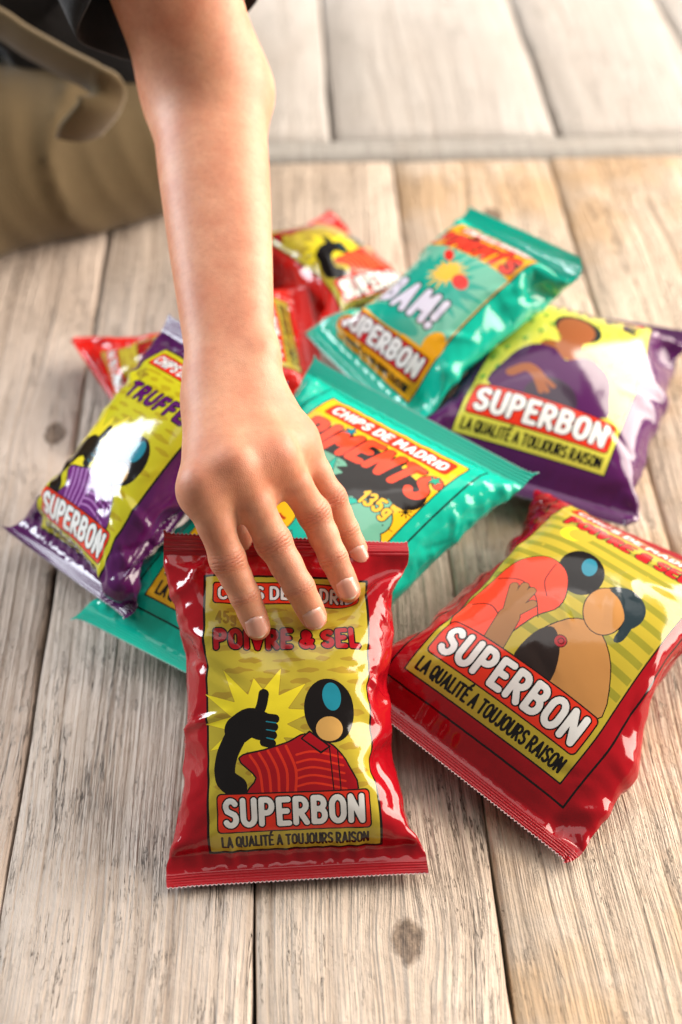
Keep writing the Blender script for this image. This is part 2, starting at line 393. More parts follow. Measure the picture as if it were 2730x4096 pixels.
# ------------------------------------------------------------------ printed art, as signed distance shapes in flat film millimetres
def arc(cx, cy, rx, ry, a0, a1, n=9):
    return [(cx + rx * math.cos(R(a0 + (a1 - a0) * i / n)), cy + ry * math.sin(R(a0 + (a1 - a0) * i / n))) for i in range(n + 1)]
GLYPH = {   # stroke skeletons on a unit cap height: width, strokes
 'A': (.66, [[(0, 0), (.33, 1), (.66, 0)], [(.13, .32), (.53, .32)]]),
 'B': (.56, [[(0, 0), (0, 1), (.26, 1)] + arc(.26, .77, .26, .23, 80, -90, 8) + [(0, .54), (.28, .54)] + arc(.28, .27, .28, .27, 80, -90, 8) + [(0, 0)]]),
 'C': (.58, [arc(.32, .68, .32, .32, 35, 180, 8) + arc(.32, .32, .32, .32, 180, 325, 8)]),
 'D': (.58, [[(0, 0), (0, 1), (.2, 1)] + arc(.2, .62, .38, .38, 80, 0, 6) + arc(.2, .38, .38, .38, 0, -90, 6) + [(0, 0)]]),
 'E': (.48, [[(.48, 1), (0, 1), (0, 0), (.48, 0)], [(0, .52), (.4, .52)]]),
 'F': (.46, [[(.46, 1), (0, 1), (0, 0)], [(0, .52), (.38, .52)]]),
 'H': (.56, [[(0, 0), (0, 1)], [(.56, 0), (.56, 1)], [(0, .52), (.56, .52)]]),
 'I': (.02, [[(.01, 0), (.01, 1)]]),
 'J': (.40, [[(.40, 1), (.40, .25)] + arc(.2, .2, .2, .2, 0, -150, 7)]),
 'L': (.44, [[(0, 1), (0, 0), (.44, 0)]]),
 'M': (.74, [[(0, 0), (.06, 1), (.37, .38), (.68, 1), (.74, 0)]]),
 'N': (.58, [[(0, 0), (0, 1), (.58, 0), (.58, 1)]]),
 'O': (.60, [arc(.3, .67, .3, .33, 0, 180, 9) + arc(.3, .33, .3, .33, 180, 360, 9) + [(.6, .67)]]),
 'P': (.54, [[(0, 0), (0, 1), (.25, 1)] + arc(.25, .73, .28, .27, 80, -90, 8) + [(0, .46)]]),
 'Q': (.60, [arc(.3, .67, .3, .33, 0, 180, 9) + arc(.3, .33, .3, .33, 180, 360, 9) + [(.6, .67)], [(.36, .22), (.62, -.06)]]),
 'R': (.56, [[(0, 0), (0, 1), (.25, 1)] + arc(.25, .74, .28, .26, 80, -90, 8) + [(0, .48)], [(.2, .48), (.56, 0)]]),
 'S': (.54, [arc(.27, .75, .27, .25, 30, 180, 7) + [(.08, .58), (.46, .43)] + arc(.27, .25, .27, .25, 20, -150, 8)]),
 'T': (.58, [[(0, 1), (.58, 1)], [(.29, 1), (.29, 0)]]),
 'U': (.58, [[(0, 1), (0, .3)] + arc(.29, .29, .29, .29, 180, 360, 9) + [(.58, 1)]]),
 'V': (.60, [[(0, 1), (.3, 0), (.6, 1)]]),
 '&': (.66, [[(.66, 0), (.14, .68)] + arc(.31, .8, .18, .2, 200, -20, 8) + [(.4, .6), (.1, .4)] + arc(.24, .22, .24, .22, 140, 300, 8) + [(.5, .16), (.64, .42)]]),
 '!': (.04, [[(.02, 1), (.02, .36)], [(.02, .02), (.02, .0)]]),
 '1': (.2, [[(0, .8), (.2, 1), (.2, 0)]]),
 '3': (.46, [arc(.22, .75, .24, .25, 150, -80, 9) + arc(.2, .26, .26, .26, 80, -150, 9)]),
 '4': (.56, [[(.42, 0), (.42, 1), (0, .3), (.56, .3)]]),
 '5': (.48, [[(.45, 1), (.05, 1), (.02, .56)] + arc(.2, .32, .28, .32, 110, -150, 9)]),
 'g': (.42, [arc(.21, .36, .21, .26, 0, 360, 12), [(.42, .62), (.42, -.08)] + arc(.21, -.08, .21, .2, 0, -150, 6)]),
}
GLYPH['\u00c9'] = (.48, GLYPH['E'][1] + [[(.2, 1.2), (.36, 1.36)]])

class Item:
    """one printed shape: the part it belongs to, its ink, its distance function and its extent"""
    def __init__(s, part, ink, f, box, h=.5): s.part, s.ink, s.f, s.box, s.h = part, ink, f, box, h

def strokes_sd(lines, r):
    segs = np.array([(a + b) for l in lines for a, b in zip(map(tuple, l[:-1]), map(tuple, l[1:]))], float)
    def f(x, y):
        d = np.full(x.shape, 1e9)
        for ax, ay, bx, by in segs:
            dx, dy = bx - ax, by - ay
            t = np.clip(((x - ax) * dx + (y - ay) * dy) / (dx * dx + dy * dy + 1e-12), 0, 1)
            d = np.minimum(d, (x - ax - t * dx) ** 2 + (y - ay - t * dy) ** 2)
        return np.sqrt(d) - r
    box = (min(segs[:, 0].min(), segs[:, 2].min()) - r, min(segs[:, 1].min(), segs[:, 3].min()) - r,
           max(segs[:, 0].max(), segs[:, 2].max()) + r, max(segs[:, 1].max(), segs[:, 3].max()) + r)
    return f, box
def stroke(part, ink, lines, r, h=.5):
    f, box = strokes_sd(lines, r); return Item(part, ink, f, box, h)
def rbox(part, ink, x0, y0, x1, y1, r=0., ang=0., h=.6):
    cx, cy, w, hh = (x0 + x1) / 2, (y0 + y1) / 2, (x1 - x0) / 2, (y1 - y0) / 2
    c, s = math.cos(R(ang)), math.sin(R(ang))
    def f(x, y):
        X, Y = (x - cx) * c + (y - cy) * s, -(x - cx) * s + (y - cy) * c
        qx, qy = np.abs(X) - w + r, np.abs(Y) - hh + r
        return np.hypot(np.maximum(qx, 0), np.maximum(qy, 0)) + np.minimum(np.maximum(qx, qy), 0) - r
    e = abs(w * s) + .1 if ang else 0
    return Item(part, ink, f, (x0 - e, y0 - abs(w * s) - .1 if ang else y0, x1 + e, y1 + abs(w * s) + .1 if ang else y1), h)
def ell(part, ink, cx, cy, rx, ry, ang=0., h=.6):
    c, s = math.cos(R(ang)), math.sin(R(ang))
    def f(x, y):
        X, Y = ((x - cx) * c + (y - cy) * s) / rx, (-(x - cx) * s + (y - cy) * c) / ry
        k0 = np.hypot(X, Y); k1 = np.hypot(X / rx, Y / ry) + 1e-9
        return k0 * (k0 - 1) / k1
    m = max(rx, ry)
    return Item(part, ink, f, (cx - m, cy - m, cx + m, cy + m), h)
def poly(part, ink, pts, grow=0., h=.6):
    p = np.array(pts, float)
    def f(x, y):
        d = np.full(x.shape, 1e9); ins = np.zeros(x.shape, bool)
        for (ax, ay), (bx, by) in zip(p, np.roll(p, -1, 0)):
            dx, dy = bx - ax, by - ay
            t = np.clip(((x - ax) * dx + (y - ay) * dy) / (dx * dx + dy * dy + 1e-12), 0, 1)
            d = np.minimum(d, (x - ax - t * dx) ** 2 + (y - ay - t * dy) ** 2)
            ins ^= ((ay > y) != (by > y)) & (x < dx * (y - ay) / (dy + (1e-12 if dy == 0 else 0)) + ax)
        return np.where(ins, -1, 1) * np.sqrt(d) - grow
    return Item(part, ink, f, (p[:, 0].min() - grow, p[:, 1].min() - grow, p[:, 0].max() + grow, p[:, 1].max() + grow), h)
def spline(pts, n=5, closed=True):
    p = np.array(pts, float); m = len(p); out = []
    for i in range(m if closed else m - 1):
        a, b, c, d = (p[(i + k) % m] if closed else p[min(max(i + k, 0), m - 1)] for k in (-1, 0, 1, 2))
        for t in np.arange(n) / n:
            out.append(tuple(.5 * (2 * b + (c - a) * t + (2 * a - 5 * b + 4 * c - d) * t * t + (3 * b - a - 3 * c + d) * t ** 3)))
    if not closed: out.append(tuple(p[-1]))
    return out
def text(part, s, x0, x1, y, cap, r, ink, edge=None, er=0., arcy=0., gap=.24, jit=0., seed=1, slope=0., h=.42, sp=.34, shear=0.):
    """lettering fitted between x0 and x1 on baseline y"""
    rr = random.Random(seed); wid = 0; g = []
    for ch in s:
        if ch == ' ': wid += sp; continue
        w, st = GLYPH[ch]; g.append((wid, w, st)); wid += w + gap + 2 * r / cap * .6
    wid -= gap + 2 * r / cap * .6
    k = (x1 - x0) / wid; fills, edges_ = [], []
    for ox, w, st in g:
        cx = x0 + (ox + w / 2) * k; q = (cx - x0) / (x1 - x0)
        oy = y + arcy * 4 * q * (1 - q) + slope * q + rr.uniform(-jit, jit) * cap
        an = R(rr.uniform(-jit, jit) * 90) + (math.atan(arcy * 4 * (1 - 2 * q) / (x1 - x0)) if arcy else 0)
        c, sn = math.cos(an), math.sin(an)
        lines = []
        for l in st:
            L = []
            for a, b in l:
                X, Y = (a - w / 2) * k + shear * b * cap, b * cap
                L.append((cx + X * c - (Y - cap / 2) * sn, oy + cap / 2 + X * sn + (Y - cap / 2) * c))
            lines.append(L)
        fills.append(stroke(part, ink, lines, r, h))
        if edge is not None: edges_.append(stroke(part, edge, lines, r + er, h))
    return edges_ + fills
def burst(cx, cy, r0, r1, n, seed, ph=0.):
    rr = random.Random(seed); out = []
    for i in range(n):
        a = 2 * math.pi * (i / n) + ph
        q = r1 * rr.uniform(.75, 1.1); out.append((cx + q * math.cos(a), cy + q * math.sin(a)))
        a += math.pi / n; q = r0 * rr.uniform(.85, 1.1); out.append((cx + q * math.cos(a), cy + q * math.sin(a)))
    return out
def cloud(part, ink, cx, cy, w, hh, seed, h=.7):
    rr = random.Random(seed); up, dn = [], []
    n = 6
    for i in range(n + 1):
        t = i / n; e = math.sin(math.pi * t) ** .6
        up.append((cx - w / 2 + w * t, cy + hh * .5 * e * rr.uniform(.5, 1.1))); dn.append((cx - w / 2 + w * t, cy - hh * .5 * e * rr.uniform(.4, 1.)))
    return poly(part, ink, spline(up + dn[-2:0:-1], 2), h=h)

BLACK = hexc('#15100f'); WHITE = (.82, .82, .80)
def contours(it):
    """outline of one shape as line segments (marching squares)"""
    h = it.h; x0, y0, x1, y1 = it.box
    xs = np.arange(x0 - h * 1.37, x1 + 2 * h, h); ys = np.arange(y0 - h * 1.61, y1 + 2 * h, h)
    X, Y = np.meshgrid(xs, ys); F = it.f(X, Y); F = np.where(np.abs(F) < 1e-6, 1e-6, F)
    a, b, c, d = F[:-1, :-1], F[:-1, 1:], F[1:, 1:], F[1:, :-1]
    code = (a < 0) * 1 + (b < 0) * 2 + (c < 0) * 4 + (d < 0) * 8
    px, py = X[:-1, :-1], Y[:-1, :-1]
    E = [np.stack([px + h * a / (a - b + 1e-15), py], -1), np.stack([px + h, py + h * b / (b - c + 1e-15)], -1),
         np.stack([px + h * d / (d - c + 1e-15), py + h], -1), np.stack([px, py + h * a / (a - d + 1e-15)], -1)]
    T = {1: [(3, 0)], 2: [(0, 1)], 3: [(3, 1)], 4: [(1, 2)], 5: [(3, 0), (1, 2)], 6: [(0, 2)], 7: [(3, 2)], 8: [(2, 3)], 9: [(0, 2)], 10: [(0, 1), (2, 3)], 11: [(1, 2)], 12: [(1, 3)], 13: [(0, 1)], 14: [(0, 3)]}
    out = []
    for cd, prs in T.items():
        m = code == cd
        if m.any():
            for p, q in prs: out.append(np.concatenate([E[p][m], E[q][m]], -1))
    return np.concatenate(out) if out else np.zeros((0, 4))

def tessellate(items, x0, y0, x1, y1, pitch):
    """planar triangulation of the film's front that follows every printed outline; returns points, triangles, item index"""
    S = []
    for i, it in enumerate(items):
        c = contours(it)
        if not len(c): continue
        m = (c[:, [0, 1]] + c[:, [2, 3]]) / 2; keep = (m[:, 0] > x0 + .05) & (m[:, 0] < x1 - .05) & (m[:, 1] > y0 + .05) & (m[:, 1] < y1 - .05)
        for jt in items[i + 1:]:
            b = jt.box
            s = keep & (m[:, 0] > b[0]) & (m[:, 0] < b[2]) & (m[:, 1] > b[1]) & (m[:, 1] < b[3])
            if s.any(): k = np.where(s)[0]; keep[k[jt.f(m[k, 0], m[k, 1]) < -.03]] = False
        S.append(c[keep])
    S = np.concatenate(S) if S else np.zeros((0, 4))
    P = np.concatenate([S[:, :2], S[:, 2:]]); P[:, 0] = np.clip(P[:, 0], x0, x1); P[:, 1] = np.clip(P[:, 1], y0, y1)
    key = np.round(P * 500).astype(np.int64); _, first, inv = np.unique(key[:, 0] * 10000000 + key[:, 1], return_index=True, return_inverse=True)
    pts = P[first]; n = len(S); ed = np.stack([inv[:n], inv[n:]], 1); ed = ed[ed[:, 0] != ed[:, 1]]
    nx, ny = int((x1 - x0) / pitch) + 1, int((y1 - y0) / pitch) + 1
    gx, gy = np.meshgrid(np.linspace(x0, x1, nx), np.linspace(y0, y1, ny))
    inner = np.ones(gx.shape, bool); inner[[0, -1]] = False; inner[:, [0, -1]] = False
    occ = set(map(tuple, np.round(pts / (pitch * .45)).astype(int)))
    G = np.stack([gx[inner], gy[inner]], 1)
    gk = np.round(G / (pitch * .45)).astype(int)
    G = G[[tuple(q) not in occ for q in gk]]
    bd = [(x, y0) for x in np.linspace(x0, x1, nx)] + [(x1, y) for y in np.linspace(y0, y1, ny)[1:]] + [(x, y1) for x in np.linspace(x1, x0, nx)[1:]] + [(x0, y) for y in np.linspace(y1, y0, ny)[1:-1]]
    bd = np.array(bd); o = len(pts) + len(G); nb = len(bd)
    allp = np.concatenate([pts, G, bd]); be = np.stack([o + np.arange(nb), o + (np.arange(nb) + 1) % nb], 1)
    res = delaunay_2d_cdt([Vector(p) for p in allp.tolist()], np.concatenate([ed, be]).tolist(), [], 0, 1e-3)
    V = np.array([tuple(v) for v in res[0]]); T = np.array([f for f in res[2] if len(f) == 3])
    c = V[T].mean(1); own = np.full(len(T), -1)
    for i, it in enumerate(items):
        b = it.box; k = np.where((c[:, 0] > b[0]) & (c[:, 0] < b[2]) & (c[:, 1] > b[1]) & (c[:, 1] < b[3]))[0]
        if len(k): own[k[it.f(c[k, 0], c[k, 1]) < 0]] = i
    return V, T, own
# ------------------------------------------------------------------ bags
def film_material():
    k = NT('printed_film'); b = k.b
    ink = k.n('ShaderNodeAttribute', attribute_type='GEOMETRY', attribute_name='ink').outputs['Color']
    k.link(ink, b.inputs['Base Color'])
    tc = k.n('ShaderNodeTexCoord').outputs['Object']
    b.inputs['Roughness'].default_value = .17
    k.link(k.math('ADD', .06, k.math('MULTIPLY', k.noise(tc, 60, 3), .09)), b.inputs['Roughness'])
    b.inputs['Specular IOR Level'].default_value = .42
    b.inputs['Coat Weight'].default_value = .15; b.inputs['Coat Roughness'].default_value = .05
    h = k.math('ADD', k.noise(tc, 120, 2), k.math('MULTIPLY', k.noise(tc, 420, 2), .25))
    k.link(k.bump(h, .06, .0012), b.inputs['Normal'])
    return k.m
film = film_material()

class Surface:
    """smooth surface through a simulated sheet: flat film metres -> space"""
    def __init__(s, P, W, L): s.P, s.W, s.L = P, W, L
    def pos(s, u, v):
        ny, nx = s.P.shape[:2]
        x = np.clip(u / s.W, 0, 1) * (nx - 1); y = np.clip(v / s.L, 0, 1) * (ny - 1)
        i = np.clip(x.astype(int), 0, nx - 2); j = np.clip(y.astype(int), 0, ny - 2); fx = (x - i)[..., None]; fy = (y - j)[..., None]
        def cr(a, b, c, d, t): return .5 * (2 * b + (c - a) * t + (2 * a - 5 * b + 4 * c - d) * t * t + (3 * b - a - 3 * c + d) * t ** 3)
        def at(jj, ii):
            jc, ic = np.clip(jj, 0, ny - 1), np.clip(ii, 0, nx - 1); q = s.P[jc, ic]
            return q
        rows = [cr(at(j + a, i - 1), at(j + a, i), at(j + a, i + 1), at(j + a, i + 2), fx) for a in (-1, 0, 1, 2)]
        return cr(*rows, fy)
    def nrm(s, u, v, e=.0012):
        du = s.pos(np.minimum(u + e, s.W), v) - s.pos(np.maximum(u - e, 0), v)
        dv = s.pos(u, np.minimum(v + e, s.L)) - s.pos(u, np.maximum(v - e, 0))
        n = np.cross(du, dv); return n / (np.linalg.norm(n, axis=-1, keepdims=True) + 1e-12)

HF_X0, HF_Y0, HF_D, HF_N = -.45, .3, .003, 300
HF = np.zeros((HF_N, HF_N))           # how high the pile is, so the next bag lies on it
def pile_height(x, y):
    i = np.clip(((y - HF_Y0) / HF_D).astype(int), 0, HF_N - 1); j = np.clip(((x - HF_X0) / HF_D).astype(int), 0, HF_N - 1)
    return HF[i, j]
def pile_add(P):
    Q = np.concatenate([P[0].reshape(-1, 3), P[1].reshape(-1, 3)])
    F = P[0]; M = [(F[:-1] + F[1:]) / 2, (F[:, :-1] + F[:, 1:]) / 2, (F[:-1, :-1] + F[1:, 1:]) / 2]
    Q = np.concatenate([Q] + [m.reshape(-1, 3) for m in M])
    i = np.clip(((Q[:, 1] - HF_Y0) / HF_D).astype(int), 0, HF_N - 1); j = np.clip(((Q[:, 0] - HF_X0) / HF_D).astype(int), 0, HF_N - 1)
    np.maximum.at(HF, (i, j), Q[:, 2])

SURF = {}
def make_bag(key, label, W, L, corners, items, film_ink, thick, seed, pitch=2.0, n=27, pin=.25, seal=(.010, .013), bumps=(), stiff=(.06, .10), dents=(), crumple=1., facets=.16, sched=None, on_pile=True):
    W_, L_ = W / 1000, L / 1000
    b = Bag(W_, L_, corners, seal[1], seed, n, thick, bumps, stiff, dents, crumple)
    P = b.run(pile_height if on_pile else None, pin, **({'sched': sched} if sched else {}))
    pile_add(P)
    P = crumple_film(P, W_, L_, seal[1], facets, seed)
    root = empty('chip_bag', tuple(b.c.mean(0)[:2]) + (0,)); org = np.array(root.location)
    tag(root, label, 'chip bag', 'bags of potato chips on the floor')
    S = Surface(P[0] - org, W_, L_); SB = Surface(P[1] - org, W_, L_); SURF[key] = (S, org)
    y0, y1 = seal[0] * 1000, L - seal[1] * 1000
    V, T, own = tessellate(items, 0, y0, W, y1, pitch)
    pos = S.pos(V[:, 0] / 1000, V[:, 1] / 1000); nr = S.nrm(V[:, 0] / 1000, V[:, 1] / 1000)
    inks = np.array([film_ink] + [it.ink for it in items]); parts = ['pouch'] + [it.part for it in items]
    tpart = np.array(parts)[own + 1]; tcol = inks[own + 1]
    # back of the pouch
    nxb, nyb = int(W / 3), int((y1 - y0) / 3)
    gu, gv = np.meshgrid(np.linspace(0, W_, nxb), np.linspace(y0 / 1000, y1 / 1000, nyb)); gu, gv = gu.ravel(), gv.ravel()
    bp = SB.pos(gu, gv); bn = -SB.nrm(gu, gv)
    q = np.arange(nxb * nyb).reshape(nyb, nxb)
    bf = np.stack([q[:-1, :-1], q[1:, :-1], q[1:, 1:], q[:-1, 1:]], -1).reshape(-1, 4)
    objs = {}
    order = ['pouch', 'label'] + [p for p in dict.fromkeys(parts) if p not in ('pouch', 'label')]
    for p in order:
        m = tpart == p
        if not m.any(): continue
        t = T[m]; uq, inv = np.unique(t, return_inverse=True); t = inv.reshape(-1, 3)
        vv, nn, cc = pos[uq], nr[uq], tcol[m]; ff = t.tolist()
        if p == 'pouch':
            ff = ff + (bf + len(vv)).tolist(); vv = np.concatenate([vv, bp]); nn = np.concatenate([nn, bn])
            cc = np.concatenate([cc, np.tile(film_ink, (len(bf), 1))])
        par = root if p in ('pouch', 'label', 'frame_line') or 'label' not in objs else objs['label']
        objs[p] = mesh_obj(p, vv, ff, film, par, True, nn, cc)
    # crimped, saw-toothed seals
    for nm, v0, v1, out in (('bottom_seal', 0, seal[0], -1), ('top_seal', L_ - seal[1], L_, 1)):
        nu = int(W / .625); nv = 26
        uu = np.linspace(0, W_, nu + 1); tt = np.linspace(0, 1, nv + 1)
        U, Tt = np.meshgrid(uu, tt)
        zig = .0006 * (np.abs((np.arange(nu + 1) % 4) - 2) - 1)[None]
        outer = Tt if out > 0 else 1 - Tt
        Vv = v0 + (v1 - v0) * Tt - out * np.clip(outer - .85, 0, 1) / .15 * (.0007 + zig)
        n_ = S.nrm(U, Vv); ridge = .00034 * np.sin(2 * np.pi * 5.5 * Tt) * (outer > .04) * (outer < .93)
        A = S.pos(U, Vv) + n_ * (.00012 + ridge)[..., None]; B = S.pos(U, Vv) + n_ * (-.00012 + ridge)[..., None]
        k = (nu + 1) * (nv + 1); q = np.arange(k).reshape(nv + 1, nu + 1)
        f = np.stack([q[:-1, :-1], q[:-1, 1:], q[1:, 1:], q[1:, :-1]], -1).reshape(-1, 4)
        fs = np.concatenate([f, f[:, ::-1] + k])
        cc = np.tile(film_ink, (len(fs), 1))
        e = np.tile((outer[:-1, :-1] > .955).reshape(-1), 2); cc[e] = np.array((.62, .60, .60)) * .6 + np.array(film_ink) * .4
        mesh_obj(nm, np.concatenate([A.reshape(-1, 3), B.reshape(-1, 3)]), fs, film, root, True, None, cc)
    return root
LAYOUT = {   # where the four corners of each bag lie: top left, top right, bottom left, bottom right
 'purple_l': [(0.1128, 1.0418, 0.0300), (0.2941, 0.9984, 0.0300), (0.0344, 0.8182, 0.0250), (0.1914, 0.7652, 0.0200)],
 'back': [(-0.0851, 1.1022, 0.0300), (-0.0223, 1.2103, 0.0300), (0.0055, 0.9377, 0.0500), (0.0797, 1.0343, 0.0500)],
 'red_left': [(-0.1657, 0.8915, 0.0200), (-0.2204, 0.9678, 0.0300), (-0.0081, 0.8857, 0.0350), (-0.0255, 1.0205, 0.0350)],
 'teal_s': [(0.1080, 1.0869, 0.1000), (0.1840, 0.9439, 0.1300), (-0.0257, 0.9549, 0.0200), (0.0394, 0.8358, 0.0400)],
 'purple_s': [(-0.1222, 0.8834, 0.1300), (-0.0327, 0.7659, 0.1500), (-0.2473, 0.7620, 0.0250), (-0.1508, 0.6452, 0.0360)],
 'teal_l': [(-0.0222, 0.8752, 0.1050), (0.1587, 0.7478, 0.0850), (-0.1983, 0.6499, 0.0250), (-0.0221, 0.5543, 0.0300)],
 'red_l': [(0.1637, 0.7738, 0.0250), (0.2903, 0.6919, 0.0300), (-0.0134, 0.6026, 0.0350), (0.1148, 0.4767, 0.0100)],
 'front': [(-0.1106, 0.6472, 0.1260), (0.0422, 0.6532, 0.1040), (-0.0984, 0.4621, 0.0080), (0.0515, 0.4706, 0.0100)],
}
# where the fingers are, so that the bag in front gives way under them
FINGERS = {  # knuckle, middle joint, end joint, fingertip
 'index': [(-.0788, .6164, .1779), (-.0656, .5993, .1373), (-.056, .5896, .1175), (-.0489, .582, .0987)],
 'middle': [(-.0598, .6258, .1844), (-.0395, .612, .1392), (-.0243, .5937, .1195), (-.016, .5899, .0992)],
 'ring': [(-.0384, .6404, .1813), (-.0163, .6365, .1401), (-.0046, .6202, .1187), (.0044, .6105, .1009)],
 'pinky': [(-.0251, .6665, .1680), (-.0055, .6535, .1372), (.0032, .6475, .1172), (.0116, .6395, .1015)]}
RAD = {'index': (.0118, .0098, .0086, .0077), 'middle': (.0119, .0101, .0088, .0079), 'ring': (.0113, .0095, .0084, .0075), 'pinky': (.0098, .0083, .0073, .0066)}
# ------------------------------------------------------------------ what is printed on the bags
OLIVE = hexc('#b7a434'); TAN = hexc('#b3982a'); ORANGE = hexc('#e0351e'); YEL = hexc('#e6d22c'); RED = hexc('#a80e1b')
TEAL_INK = hexc('#1f8296'); SKIN_INK = hexc('#c79a55')
def banner(part, x0, y0, x1, y1, r=2.4, edge=.8, ink=ORANGE, ang=0.):
    return [rbox(part, BLACK, x0, y0, x1, y1, r, ang), rbox(part, ink, x0 + edge, y0 + edge, x1 - edge, y1 - edge, r - edge * .6, ang)]
def shift_items(it, dy):
    for q in it:
        q.f = (lambda f: lambda x, y: f(x, y - dy))(q.f); b = q.box; q.box = (b[0], b[1] + dy, b[2], b[3] + dy)
    return it
def small_design(flavour, bg, fl_ink, shirt, stripe, seed, fine=1., fl_x=(33, 117)):
    rr = random.Random(seed); it = []
    it += [rbox('label', BLACK, 25, 16, 125, 184.4), rbox('label', bg, 26.5, 17.5, 123.5, 182.9)]
    tn = tuple(a * .80 for a in bg[:1]) + tuple(a * .68 for a in bg[1:2]) + tuple(a * .8 for a in bg[2:])
    y = 56
    while y < 162:
        x = 28 + rr.uniform(-6, 6)
        while x < 119:
            w = rr.uniform(9, 21)
            cx = x + w / 2
            if cx - w / 2 > 27.5 and cx + w / 2 < 122.5: it.append(cloud('label', tn, cx, y + rr.uniform(-1.2, 1.2), w, rr.uniform(3.2, 6.2), rr.randint(0, 9999), .8))
            x += w + rr.uniform(1.5, 6)
        y += 6.6
    # picture: sun burst, raised thumb, striped shirt, plain round shapes
    it += [poly('picture', tn, burst(57, 91, 19, 36, 13, seed, .2)), poly('picture', YEL, burst(57, 91, 18.2, 35, 13, seed, .2))]
    it += [stroke('picture', BLACK, [spline([(43, 56), (36.5, 62), (38, 74), (45, 87)], 6, False)], 6.4, .6),
           stroke('picture', BLACK, [spline([(45, 88), (52, 92), (58, 90)], 5, False)], 8.2, .6),
           stroke('picture', BLACK, [spline([(56, 95), (59, 101), (60.5, 108)], 5, False)], 3.0, .5)]
    for i in range(4): it.append(stroke('picture', BLACK, [[(60, 94.5 - 4.6 * i), (66.5 - .8 * i, 93.5 - 4.6 * i)]], 2.6, .5))
    it += [stroke('picture', TEAL_INK, [[(61.5, 92.2 - 4.6 * i), (67 - .8 * i, 91.2 - 4.6 * i)]], .32, .35) for i in range(3)]
    sh = spline([(45.5, 72), (60, 76), (74, 80), (83, 84), (92, 80), (99, 77), (107, 66), (108, 50), (52, 50), (55, 61)], 4)
    it += [poly('picture', BLACK, sh, .9), poly('picture', shirt, sh)]
    for i in range(5):
        q = 5.2 * i
        it.append(stroke('picture', stripe, [spline([(51.5 + q, 73.4 + q * .22), (56.5 + q, 65), (58 + q * .9, 53)], 5, False)], .75, .4))
    for i in range(5):
        q = 4.4 * i
        it.append(stroke('picture', stripe, [spline([(78, 73 - q), (88, 74.5 - q), (104 + i * .4, 70.5 - q)], 5, False)], .62, .4))
    it += [poly('picture', BLACK, [(80.5, 82), (86, 86.5), (98, 77), (92, 73)]), poly('picture', shirt, [(81.8, 82), (86, 85.2), (96.4, 77), (92, 74.4)]),
           stroke('picture', BLACK, [[(97, 76), (98.5, 50)]], .35, .4), stroke('picture', BLACK, [[(101.5, 75), (102.5, 50)]], .35, .4)]
    it += [ell('picture', BLACK, 98, 97.5, 14.6, 18.6, 8.), ell('picture', TEAL_INK, 99.5, 105.5, 5.4, 8.2, 6.), ell('picture', SKIN_INK, 97.5, 87, 7.8, 7.0, 0)]
    it += banner('title_banner', 30.5, 164.5, 119.5, 179.4)
    it += text('title_lettering', 'CHIPS DE MADRID', 34.6, 115.4, 168.2, 7.6, .84, WHITE, BLACK, .6, h=.4 * fine)
    it += text('weight_lettering', '45g', 33, 44, 152.2, 7.0, .8, hexc('#8d7426'), h=.45 * fine)
    it += text('flavour_lettering', flavour, fl_x[0], fl_x[1], 136.6, 10.4, 1.45, fl_ink, BLACK, .85, jit=.02, seed=seed, h=.45 * fine)
    it += banner('brand_banner', 31, 29.6, 119, 52.6, 2.8)
    it += text('brand_lettering', 'SUPERBON', 36.2, 113.8, 34.4, 14.0, 1.62, WHITE, BLACK, .85, jit=.012, seed=3, h=.45 * fine)
    it += text('tagline_lettering', 'LA QUALIT\u00c9 A TOUJOURS RAISON', 33.5, 116.5, 20.4, 6.6, .68, BLACK, gap=.20, h=.38 * fine)
    return it

def frame_line(x0, y0, x1, y1, w=1.3):
    n = 9   # corner notches of the black line round the label
    return [stroke('frame_line', BLACK, [[(x0, y0), (x1, y0), (x1, y1), (x0, y1), (x0, y0)]], w / 2, .5)]

def large_base(bg, title_y=216., flavour=None, fl_ink=None, line=True, fine=1.):
    it = []
    if line: it += frame_line(27, 21, 163, 243)
    it += [rbox('label', BLACK, 36, 30, 154, 234), rbox('label', bg, 37, 31, 153, 233)]
    return it
def large_tail(it, flavour, fl_ink, fine=1., tag_bg=True, fl_edge=True):
    it += banner('title_banner', 43, 213, 147, 230.5, 3, .7)
    it += text('title_lettering', 'CHIPS DE MADRID', 48, 142, 217.4, 8.8, 1.05, WHITE, BLACK if fl_edge else None, .5, jit=.02, seed=2, h=.45 * fine)
    if flavour: it += text('flavour_lettering', flavour, 50, 140, 194, 12.5, 1.75, fl_ink, BLACK, .8, jit=.03, seed=5, h=.5 * fine)
    it += banner('brand_banner', 40, 47, 150, 75, 3.4, .9)
    it += text('brand_lettering', 'SUPERBON', 46.5, 143.5, 52.8, 17, 2.05, WHITE, BLACK, .95, jit=.012, seed=3, h=.5 * fine)
    it += text('tagline_lettering', 'LA QUALIT\u00c9 A TOUJOURS RAISON', 42, 148, 34.8, 8.4, .84, BLACK, gap=.20, h=.45 * fine)
    return it
